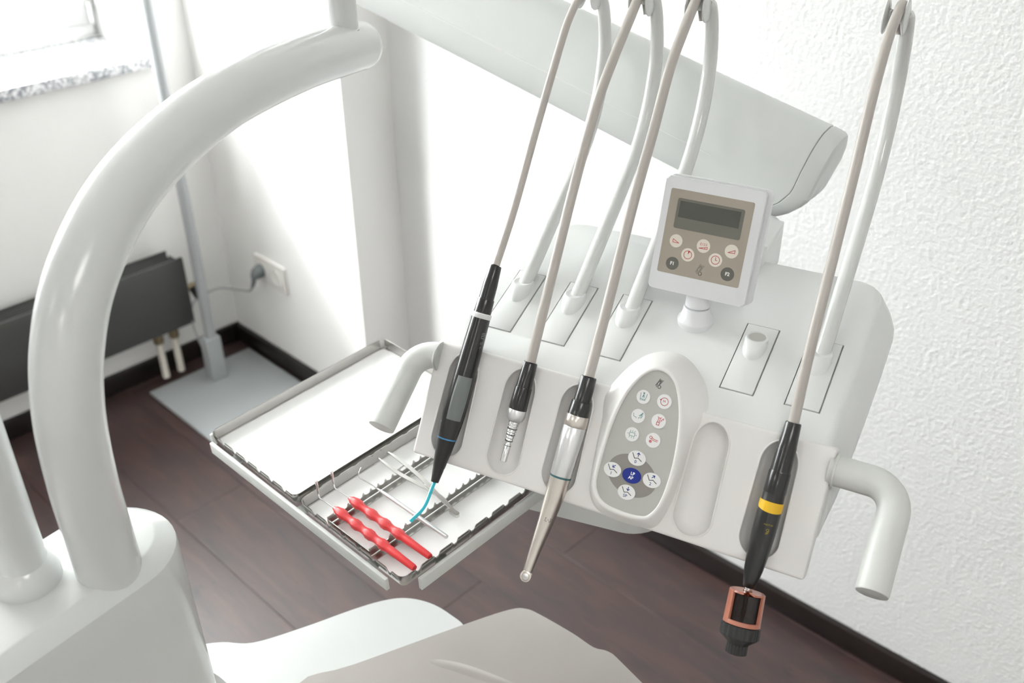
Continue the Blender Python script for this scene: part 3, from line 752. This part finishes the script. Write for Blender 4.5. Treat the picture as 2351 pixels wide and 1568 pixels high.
make('press_button', *lathe([(5.2 * mm, 3.6 * mm), (6.2 * mm, 3.4 * mm), (6.4 * mm, 0)], hd0 + d * .004, hax, 24), M['steel'], head)
make('size_mark', *xf(strokes([[(-3.2, 1.8), (3.2, 1.8), (3.2, -1.8), (-3.2, -1.8), (-3.2, 1.8)]], .45, .05), lambda X, Y, Z: pth[9] + d * (X * 0 - Y * mm) * 1.0 + sd * 0 + (nrm * cos((X - 1.5) / 9.5) + sd * sin((X - 1.5) / 9.5)) * ((9.0 + Z) * mm)), M['inkdark'], h3, angle=0)
make('size_mark', *xf(text_part('1:1', 2.6, .02), lambda X, Y, Z: pth[9] + d * (-Y * mm) + (nrm * cos((X - 1.5) / 9.5) + sd * sin((X - 1.5) / 9.5)) * ((9.05 + Z) * mm)), M['inkdark'], h3, angle=0)
t0 = fp(-57.2, -8.3, 8)
hose(h3, [tuple(t0 / mm), (-59.1, 51.0, 80.9), (-61.2, 106.7, 157.9), (-63.1, 164.0, 225.2), (-64.5, 207, 279.9), (-65.5, 250, 313), (-66.0, 284, 335)] + over(-66), 5.7, t0)

# 5 scaler with yellow ring
h5, d, L = handpiece('scaler_handpiece', 'black scaler handpiece with yellow ring, rightmost on the rest', (155.3, -17.7, 8), (152.9, 150, 6))
seg(h5, 'sleeve', [(0, 7.2), (1, 7.8), (22, 9.0), (24, 9.4), (50, 9.9)], d, 'black')
seg(h5, 'collar', [(49, 10.2), (50, 10.5), (70, 10.9), (71, 10.7)], d, 'black')
seg(h5, 'clear_joint', [(71, 10.4), (78, 10.6), (79, 10.8)], d, 'matblack')
# slanted yellow band
u_, w_, _ = basis(d)
def slring(t, r, sl, n=40):
    out = []
    for k in range(n):
        q = u_ * cos(2 * pi * k / n) + w_ * sin(2 * pi * k / n); nn = Vector((.3, -.8, .5)); out.append(d * ((t + sl * q.dot(nn)) * mm) + q * (r * mm))
    return out
make('yellow_ring', *loft([slring(79, 10.6, 0), slring(79, 11.6, 0), slring(86.5, 11.8, 3.0), slring(86.5, 10.8, 3.0)]), M['yellow'], h5)
seg(h5, 'grip', [(82, 11.0), (92, 11.5), (110, 11.4), (130, 10.7), (148, 9.2), (160, 7.2), (166, 5.8), (167, 5.2)], d, 'black', 40)
nrm = Vector((0.30, -sin(SF), cos(SF))); nrm = (nrm - d * nrm.dot(d)).normalized(); sd = d.cross(nrm)
if sd.x < 0: sd = -sd
def ong(t, X, rad): return d * (t * mm) + (nrm * cos(X / rad) + sd * sin(X / rad)) * (rad * mm)
make('lettering', *xf(strokes([[(-4.6, -.6), (-4.6, .8), (-3.8, -.2), (-3, .8), (-3, -.6)], arcpts(-1.6, .1, .75, 0, 360, 10), [(-.4, .8), (.9, .8)], [(.25, .8), (.25, -.6)], [(1.7, .8), (1.7, -.6)], [(2.6, -.6), (2.6, .8), (3.8, -.6), (3.8, .8)]], .34, .05), lambda X, Y, Z: ong(101 - Y, X + 1.0, 11.6 + Z)), M['inkyellow'], h5, angle=0)
make('emblem', *xf(strokes([[(-1, -2.2), (.2, .6)], [(.2, -2.2), (1.2, .6)], [(-1.2, -.8), (1.4, -.8)], arcpts(0, 2, 1.2, 0, 360, 12), [(1.2, 2.4), (1.4, .6)]], .6), lambda X, Y, Z: ong(108 - Y, X + 1.0, 11.55 + Z)), M['inkyellow'], h5, angle=0)
seg(h5, 'metal_shank', [(166, 3.6), (168, 3.9), (177, 3.6), (178, 2.0), (182, 1.2), (200, .8), (210, .3)], d, 'chrome', 20)
t0 = fp(155.3, -17.7, 8)
hose(h5, [tuple(t0 / mm), (153.6, 36.1, 84.3), (151.6, 90.7, 152.2), (149.6, 146.0, 221.0), (147.8, 190, 286), (146.5, 232, 325), (146.0, 274, 343)] + over(146, 9), 5.3, t0)

# tip wrench pushed over the scaler tip
wp = fp(153.2, 153, 7)
we = fp(157.5, 218, 10)
wd = (we - wp).normalized()
wr = tag(uempty('tip_wrench', wp), 'brown and black plastic tip wrench hanging on the scaler tip', 'tool')
front = Vector((.25, -.80, .52)); front = (front - wd * front.dot(wd)).normalized(); side = wd.cross(front)
if side.x < 0: side = -side
def wrp(t, ang, r): return wd * (t * .80 * mm) + (front * cos(ang) + side * sin(ang)) * (r * mm)
# brown shell: open towards the front between +-44 degrees
def shell(t, r0, r1, a0, n=40):
    A = [a0 + (2 * pi - 2 * a0) * k / n for k in range(n + 1)]
    return [wrp(t, a, r1) for a in A] + [wrp(t, a, r0) for a in A[::-1]]
g = radians(54)
make('shell', *loft([shell(0, 13.6, 16.6, g), shell(1, 14, 17.4, g), shell(36, 14.4, 18, g), shell(37.5, 14.4, 18, g)]), M['brown'], wr)
make('shell_floor', *lathe([(28 * mm, 17.6 * mm), (30.4 * mm, 18.1 * mm), (32 * mm, 18.1 * mm), (32.4 * mm, 16 * mm)], (0, 0, 0), wd, 40), M['brown'], wr)
make('shell_roof', *loft([shell(0, 4.8, 16.6, radians(18)), shell(2, 4.8, 17.2, radians(18))]), M['brown'], wr)
A = [-g * .98 + 2 * g * .98 * k / 12 for k in range(13)]
make('window', *loft([[wrp(t, a, 15.4) for a in A] + [wrp(t, a, 14.8) for a in A[::-1]] for t in (3, 35)]), M['brownwindow'], wr)
def ribbed(t, r, amp, n=72): return [wrp(t, 2 * pi * k / n, r + amp * (1 if (k // 2) % 2 == 0 else 0)) for k in range(n)]
make('knob', *loft([ribbed(40.4, 17.2, 0), ribbed(41, 18.4, .7), ribbed(55, 18.4, .8), ribbed(56, 17.8, .3), ribbed(63, 11, 0), ribbed(65, 9.8, .5), ribbed(76, 9.8, .7), ribbed(77, 9, 0)]), M['matblack'], wr, angle=28)

# ================================================================== TRAYS
A_ = Vector((0.7004, 0.7118, 0.0523)); B_ = Vector((-0.7123, 0.7018, -0.0123)); N_ = Vector((-0.0455, -0.0287, 0.9986))
TO = Vector((-0.1162, 0.7501, 0.8972))
TM = Matrix(((A_.x, B_.x, N_.x, TO.x), (A_.y, B_.y, N_.y, TO.y), (A_.z, B_.z, N_.z, TO.z), (0, 0, 0, 1)))
def tempty(name, a, b, h):
    o = bpy.data.objects.new(name, None); COL.objects.link(o); o.empty_display_size = .03
    o.matrix_world = TM @ Matrix.Translation((a * mm, b * mm, h * mm)); return o
def tmap(a0, b0, h0): return lambda a, b, h: Vector(((a - a0) * mm, (b - b0) * mm, (h - h0) * mm))
FLOOR_H = -15
def tray(name, label, b0, b1, notch_sides):
    r = tag(tempty(name, 142, (b0 + b1) / 2, FLOOR_H - 1), label, 'tray', 'instrument trays')
    fn = tmap(142, (b0 + b1) / 2, FLOOR_H - 1)
    pts = rrect(0, 284, b0, b1, 9, 8)
    # densify the straight runs
    dense = []
    for i in range(len(pts)):
        p, q = pts[i], pts[(i + 1) % len(pts)]; L = sqrt((p[0] - q[0]) ** 2 + (p[1] - q[1]) ** 2); n = max(1, int(L / 1.3))
        for k in range(n): dense.append((p[0] + (q[0] - p[0]) * k / n, p[1] + (q[1] - p[1]) * k / n))
    def topf(p):
        for side in notch_sides:
            if side == 'a0' and p[0] < .01: u = p[1] - b0 - 22
            elif side == 'b0' and abs(p[1] - b0) < .01: u = p[0] - 23.2
            elif side == 'b1' and abs(p[1] - b1) < .01: u = p[0] - 30
            elif side == 'a1' and p[0] > 283.99: u = p[1] - b0 - 22
            else: continue
            if u < -5: return 0
            dp_ = 1.3 if side == 'b1' else 4.6
            m = u % 26.45; m = min(m, 26.45 - m)
            if m < 2.2: return -dp_
            if m < 4.6: return -dp_ + dp_ * (m - 2.2) / 2.4
        return 0
    c = (142, (b0 + b1) / 2)
    def ins(p, d):
        x = min(max(p[0], 9), 275); y = min(max(p[1], b0 + 9), b1 - 9); v = Vector((p[0] - x, p[1] - y, 0))
        if v.length < 1e-6: return p
        v.normalize(); return (p[0] - v.x * d, p[1] - v.y * d)
    ro = [[(*ins(p, 3.0), FLOOR_H - 1) for p in dense], [(*ins(p, 2.2), FLOOR_H + .6) for p in dense], [(*ins(p, .2), topf(p) - .6) for p in dense], [(*ins(p, .5), topf(p)) for p in dense], [(*ins(p, 1.1), topf(p) - .4) for p in dense], [(*ins(p, 3.0), FLOOR_H + .8) for p in dense], [(*ins(p, 4.0), FLOOR_H) for p in dense]]
    v, f = loft(ro)
    make('pan', *xf((v, f), fn), M['darksteel'], r, angle=40)
    return r
tray1 = tray('instrument_tray', 'flat steel tray holding only a blank white paper sheet', 192, 376, ('a0',))
tray2 = tray('instrument_tray', 'steel tray under the handpieces with dental instruments laid on a rack', 0, 184, ('a0', 'b0', 'b1'))
def liner(label, b0, b1):
    r = tempty('tray_liner', 142, (b0 + b1) / 2, FLOOR_H); tag(r, label, 'paper')
    fn = tmap(142, (b0 + b1) / 2, FLOOR_H)
    make('sheet', *xf(prism(rrect(5, 279, b0 + 5, b1 - 5, 7, 6), FLOOR_H + .1, FLOOR_H + .6), fn), M['paper'], r)
liner('blank white paper sheet lining the empty tray', 192, 376)
liner('white paper sheet under the instrument rack in the near tray', 0, 184)

# tray carrier with rails
cr = tag(tempty('tray_carrier', 100, 188, -22), 'pale grey metal carrier frame holding both trays beside the instrument table', 'tray carrier')
fn = tmap(100, 188, -22)
make('carrier_plate', *xf(box(30, 262, 32, 346, -24, -17, .8), fn), M['handle'], cr)
for (b0, b1, tilt) in ((20, 368, 0),):
    make('rail', *xf(join(box(-7.6, -2.6, b0, b1, -26, -9.5, 1.2), *[box(-5, 40, k - 8, k + 8, -26, -22, 1) for k in (60, 190, 330)]), fn), M['handle'], cr)
make('rail', *xf(join(box(18, 268, -7.6, -2.6, -26, -9.5, 1.2), *[box(k - 8, k + 8, -5, 40, -26, -22, 1) for k in (60, 220)]), fn), M['handle'], cr)
make('rail', *xf(join(box(2, 268, 379, 384, -26, -9.5, 1.2), *[box(k - 8, k + 8, 340, 382, -26, -22, 1) for k in (60, 220)]), fn), M['handle'], cr)
TMI = (TM @ Matrix.Translation((.1, .188, -.022))).inverted()
make('support_arm', *xf(prism([(x, y + .11 * x) for x, y in rrect(-190, 20, 30, 140, [40, 30, 30, 42], 8)], -216, -181, 14, 5), lambda x, y, z: TMI @ up_world((x * mm, y * mm, z * mm))), M['gloss'], cr)

# instrument rack with two comb bars
rk = tag(tempty('instrument_rack', 90, 100, FLOOR_H + .7), 'steel comb rack standing in the near tray', 'rack')
fn = tmap(90, 100, FLOOR_H + .7)
def comb(b):
    top = []; a = 6.0
    poly = [(6, FLOOR_H + 3)]
    pitch = 11.0
    a = 14.0; poly.append((6, -1.6))
    while a + pitch < 244:
        for k in range(9):
            t = pi + pi * k / 8
            poly.append((a + pitch * .5 + pitch * .44 * cos(t), -1.6 + 4.6 * sin(t)))
        a += pitch
    poly += [(248, -1.6), (248, FLOOR_H + 3)]
    v, f = prism(poly, -.5, .5)
    return xf((v, f), lambda x, y, z: fn(x, b + z, y))
for b in (137, 62): make('comb_bar', *comb(b), M['steel'], rk, angle=40)
for a in (6, 248): make('side_rail', *xf(box(a - .6, a + .6, 62, 137, FLOOR_H + 2, -5), fn), M['steel'], rk, angle=0)
make('foot_frame', *xf(join(box(6, 248, 128, 136.5, FLOOR_H + .8, FLOOR_H + 1.8), box(6, 248, 53, 61.5, FLOOR_H + .8, FLOOR_H + 1.8)), fn), M['steel'], rk, angle=0)

# red-handled instruments
RH = -.2
def red_instrument(a, label):
    r = tag(tempty('hand_instrument', a, 70, RH), label, 'instrument', 'red handled instruments')
    prof = [(2, 0), (2.1, 3.2), (4, 3.7), (30, 4.3), (42, 4.7)]
    for c in (54, 77, 100.5, 126.5):
        prof += [(c - 10, 4.4), (c - 6.5, 5.0), (c - 3.2, 6.0), (c + 3.2, 6.0), (c + 6.5, 5.0), (c + 10, 4.4)]
    prof += [(137, 3.6), (142, 2.0), (142.5, 0)]
    # six-sided bulges: hexagonal blend
    n = 24; rings = []
    for t, rad in prof:
        ring = []
        for k in range(n):
            an = 2 * pi * k / n
            hexf = cos(pi / 6) / cos(((an + pi / 6) % (pi / 3)) - pi / 6)
            kk = max(0, min(1, (rad - 4.6) / 1.2)); rr = rad * ((1 - kk) + kk * hexf)
            ring.append(Vector((rr * cos(an) * mm, (t - 70) * mm, rr * sin(an) * mm)))
        rings.append(ring)
    make('grip', *loft(rings), M['red'], r, angle=33)
    P = spline([(0, 71, 0), (-.4, 90, 0), (-.8, 97, 0), (.6, 101, 2), (1.5, 102.5, 7), (2.5, 104, 14), (3.4, 105, 18.5)], 5)
    P = [Vector(p) * mm for p in P]
    R = [.9 * mm + 1.9 * mm * min(.5, max(0, (i / len(P) - .42))) for i in range(len(P))]
    make('working_tip', *tube(P, R, 12, round_end=1), M['chrome'], r)
red_instrument(19.5, 'red handled dental instrument nearest the outer edge of the near tray')
red_instrument(41.5, 'red handled dental instrument lying between the other red one and the steel probe')
# steel probe
pr = tag(tempty('dental_probe', 74, 70, -1.5), 'slim all steel probe with hooked point on the rack', 'probe')
make('shaft', *lathe([(11.4 * mm, 0), (11.5 * mm, 2.3 * mm), (13 * mm, 2.6 * mm), (110 * mm, 2.6 * mm), (118 * mm, 2.2 * mm), (126 * mm, 1.3 * mm), (130 * mm, 1.0 * mm)], (0, -70 * mm, 0), (0, 1, 0), 16), M['satin'], pr)
make('hooked_point', *tube([Vector(p) * mm for p in spline([(0, 58, 0), (-.8, 72, .4), (-2, 86, 1.0), (-2.9, 89.5, 1.8), (-2.2, 92, 6), (1.5, 93, 10), (3.4, 93, 12)], 5)], [.95 * mm, .3 * mm], 10), M['chrome'], pr)
# tweezers
tw = tag(tempty('dental_tweezers', 105, 33, -1), 'steel dental tweezers lying open across the rack', 'tweezers')
def strip(path, widths, th):
    """flat spring arm: widths in the tray plane, th thickness upwards"""
    P = [Vector(p) for p in path]; rings = []
    for i, p in enumerate(P):
        t = (P[min(i + 1, len(P) - 1)] - P[max(i - 1, 0)]).normalized(); s = t.cross(Vector((0, 0, 1))).normalized(); w = widths[0] + (widths[1] - widths[0]) * i / (len(P) - 1) if len(widths) == 2 else widths[i]
        rings.append([(p + s * a * w / 2 + Vector((0, 0, 1)) * b * th / 2) * mm for a, b in ((-1, -1), (1, -1), (1, 1), (-1, 1))])
    return loft(rings)
def twp(L): return spline([(a - 105, b - 33, h + 1) for a, b, h in L], 6)
for L in ([(104, 27, -1), (108.5, 44, -1), (112, 62, -.5), (111, 84, .5), (108, 112, .5), (106.8, 134, 0), (108.2, 155, -1), (110.6, 172, -3), (111.4, 177, -5)],
          [(104.6, 27, 1), (107.5, 44, 1), (110, 62, 1.5), (115.5, 92, 2.5), (120.5, 125, 2), (122, 139, 1), (123.6, 158, 0), (125, 172, -2), (125.2, 176, -5)]):
    P = twp(L); n = len(P)
    make('arm', *strip(P, [2.6 + (2.4 * sin(min(1, i / n / .35) * pi / 2) if i / n < .55 else 2.4 * max(0, 1 - (i / n - .55) / .25)) - (1.2 if i / n > .8 else 0) for i in range(n)], 1.6), M['steel'], tw, angle=40)
make('guide_pin', *lathe([(0, 1.2 * mm), (12 * mm, 1.2 * mm)], Vector((5, 103, 1.5)) * mm, (1, .15, 0), 10), M['steel'], tw)
make('joint_end', *xf(prism(rrect(-3.4, 2.6, -8, 6, 2.8, 5), -1.6, 2.6, .5), lambda a, b, h: Vector((a * mm, b * mm, h * mm))), M['steel'], tw)

# ================================================================== SWING ARM BEHIND THE TABLE
AD = Vector((-0.7801, 0.5796, 0.2357)).normalized()
ray = RT * ((1790 - 1175.5) / 2286) - UP * ((310 - 784) / 2286) + fwd
AP = Vector((0.3297, 1.1697, 1.2222))
AN = Vector((AD.y, -AD.x, 0)).normalized(); 
if AN.y > 0: AN = -AN                                    # towards the room
AU = AN.cross(AD); 
if AU.z < 0: AU = -AU
sw = tag(empty('swing_arm', AP), 'long pale grey support arm rising to the left behind the instrument table', 'support arm')
SECT = [(36, -86), (40, -78), (41, -60), (41, -43), (38, -36), (35, -18), (29, 2), (18, 20), (4, 29), (-14, 31), (-30, 27), (-40, 14), (-43, -10), (-43, -66), (-38, -84), (-26, -88), (20, -89)]
def arm_end(u): 
    return -74 + (0 if u > -40 else 34 * ((-40 - u) / 48) ** 1.6)
def arm_ring(al, inset=0.0):
    out = []
    for w, u in SECT:
        k = 1 - inset / 60; ww, uu = w * k, -28 + (u + 28) * k
        a = al(uu) if callable(al) else al
        out.append((AD * a + AN * ww + AU * uu) * mm)
    return out
make('arm_cover', *loft([arm_ring(lambda u: arm_end(u) + 24, 1.2), arm_ring(lambda u: arm_end(u) + 24.8, 0), arm_ring(0 + 60), arm_ring(980)]), M['arm'], sw, angle=28)
make('end_cap', *loft([arm_ring(lambda u: arm_end(u) + 23.4, 1.2), arm_ring(lambda u: arm_end(u) + 22.6, 0), arm_ring(lambda u: arm_end(u) + 8, .6), arm_ring(lambda u: arm_end(u) + 3, 3.5), arm_ring(lambda u: arm_end(u) + .8, 9), arm_ring(lambda u: arm_end(u) + .2, 20), arm_ring(lambda u: arm_end(u), 40), arm_ring(lambda u: arm_end(-28), 59)]), M['arm'], sw, angle=28)
make('screw_cap', *lathe([(-1 * mm, 6.4 * mm), (.5 * mm, 6.4 * mm), (1 * mm, 5.6 * mm), (1 * mm, 0)], (AD * 22 + AU * -74 + AN * 40.8) * mm, AN, 28), M['hose'], sw)
make('trim_line', *xf(box(60, 980, -44.6, -43.2, 40.6, 41.5), lambda a, u, w: (AD * a + AU * u + AN * w) * mm), M['keywhite'], sw, angle=0)
make('pivot', *lathe([(0, 34 * mm), (.09, 34 * mm), (.1, 28 * mm)], (AD * 30 + AU * -84) * mm, (0, 0, -1), 32), M['arm'], sw)
ape = AD * .95 - AU * .03
make('ceiling_post', *lathe([(-.06, .05), (CEIL_Z - AP.z - ape.z, .05)], ape, (0, 0, 1), 32), M['arm'], sw)

# ================================================================== COLUMN WITH CURVED ARM (left foreground)
HC = Vector((-.386, .697, 0)); HD = Vector((-.595, -.804, 0))      # axis back towards the viewer
col = tag(empty('unit_column', (HC.x, HC.y, 0)), 'white rounded equipment column carrying a thick curved tube arm', 'equipment column')
hn = Vector((-HD.y, HD.x, 0))
def stadium(r, L, z, n=20):
    out = []
    for k in range(n + 1):
        a = -pi / 2 + pi * k / n; p = hn * (sin(a) * r) - HD * (cos(a) * r); out.append(Vector((p.x, p.y, z)))
    for p in (HD * L + hn * r, HD * (L + r * .6) + hn * (r * .6), HD * (L + r * .6) - hn * (r * .6), HD * L - hn * r): out.append(Vector((p.x, p.y, z)))
    return out
zt = 1.0
make('housing', *loft([stadium(.072, .36, 0), stadium(.072, .36, .5), stadium(.0665, .36, zt - .05), stadium(.0655, .36, zt - .016), stadium(.0648, .36, zt - .0125), stadium(.0630, .36, zt - .0105), stadium(.0480, .36, zt - .0006), stadium(.0455, .36, zt)]), M['gloss'], col, angle=24)
hdir = Vector((.3397, .9405, 0))
ARC = [(0, .985), (-1, 1.05), (-1, 1.10), (5, 1.166), (22, 1.221), (54, 1.269), (111, 1.311), (187, 1.336), (286, 1.348), (416, 1.344), (520, 1.333), (560, 1.328)]
P = spline([hdir * (s * mm) + Vector((0, 0, z)) + Vector((.0164, -.0294, 0)) for s, z in ARC], 8)
arm_o = make('curved_arm', *tube(P, .0285, 36, round_end=1), M['gloss'], col)
pb = hdir * .527 + Vector((.0164, -.0294, 1.352))
make('lamp_post', *lathe([(0, .0145), (.006, .0165), (.6, .0165)], pb, (0, 0, 1), 28), M['gloss'], col)
make('post_seat', *lathe([(-.012, .0185), (.0015, .0185), (.003, .0175)], pb, (0, 0, 1), 28), M['greybutton'], col)
P = Vector((-.436, .650, 0)) - Vector((HC.x, HC.y, 0))
make('side_tube', *lathe([(.99, .0215), (1.9, .0215), (1.91, .018)], P, (0, 0, 1), 32), M['gloss'], col)
make('tube_collar', *lathe([(.995, .029), (1.008, .0295), (1.016, .028), (1.022, .0235), (1.024, .0215)], P, (0, 0, 1), 32), M['gloss'], col)

# ================================================================== PATIENT CHAIR (bottom edge)
ch = tag(empty('patient_chair', (-.10, .62, 0)), 'white dental chair end with film covered grey cushion at the bottom edge', 'dental chair')
def chw(x, y, z): return Vector((x + .10, y - .62, z))
white = spline([(-.415, .865, 0), (-.405, .882, 0), (-.375, .888, 0), (-.335, .887, 0), (-.275, .912, 0), (-.215, .942, 0), (-.175, .958, 0), (-.145, .962, 0), (-.113, .953, 0), (-.085, .933, 0), (-.062, .905, 0), (-.06, .85, 0), (-.10, .60, 0), (-.20, .50, 0), (-.24, .60, 0), (-.27, .72, 0), (-.35, .82, 0)], 5, True)
make('side_casing', *xf(prism([(p.x, p.y) for p in white], .575, .65, .018, 5), chw), M['gloss'], ch, angle=40)
cush = spline([(-.262, .812, 0), (-.20, .840, 0), (-.06, .906, 0), (-.005, .929, 0), (.016, .930, 0), (.034, .920, 0), (.075, .888, 0), (.100, .865, 0), (.118, .858, 0), (.135, .838, 0), (.20, .74, 0), (.30, .56, 0), (.25, .40, 0), (-.1, .40, 0), (-.22, .55, 0), (-.26, .72, 0)], 4, True)
make('cushion', *xf(prism([(p.x, p.y) for p in cush], .57, .662, .02, 5), chw), M['film'], ch, angle=40)
def fold(path, w, hgt):
    # soft raised fold of the film: ribbon with a bell-shaped section
    P = spline([(x, y, 0) for x, y in path], 6); n = len(P); rows = []
    for i, p in enumerate(P):
        t = (P[min(i + 1, n - 1)] - P[max(i - 1, 0)]).normalized(); sd_ = Vector((-t.y, t.x, 0)); e = sin(pi * i / (n - 1))
        rows.append([chw(*(p.xy + sd_.xy * (w * k / 6)), .6612 + hgt * e * math.exp(-(k / 2.6) ** 2)) for k in range(-6, 7)])
    m = 13
    return [q for r in rows for q in r], [[i * m + k, i * m + k + 1, (i + 1) * m + k + 1, (i + 1) * m + k] for i in range(n - 1) for k in range(m - 1)]
make('film_fold', *fold([(-.115, .848), (-.07, .835), (-.03, .818), (.02, .795)], .016, .0028), M['film'], ch, angle=60)
make('film_fold', *fold([(-.13, .81), (-.09, .80), (-.05, .785)], .013, .0022), M['film'], ch, angle=60)
make('lift_column', *xf(box(-.22, .05, .35, .62, .02, .575, .03, 4), chw), M['gloss'], ch)
make('floor_base', *xf(box(-.24, .18, .1, .72, 0, .05, .02, 3), chw), M['gloss'], ch)
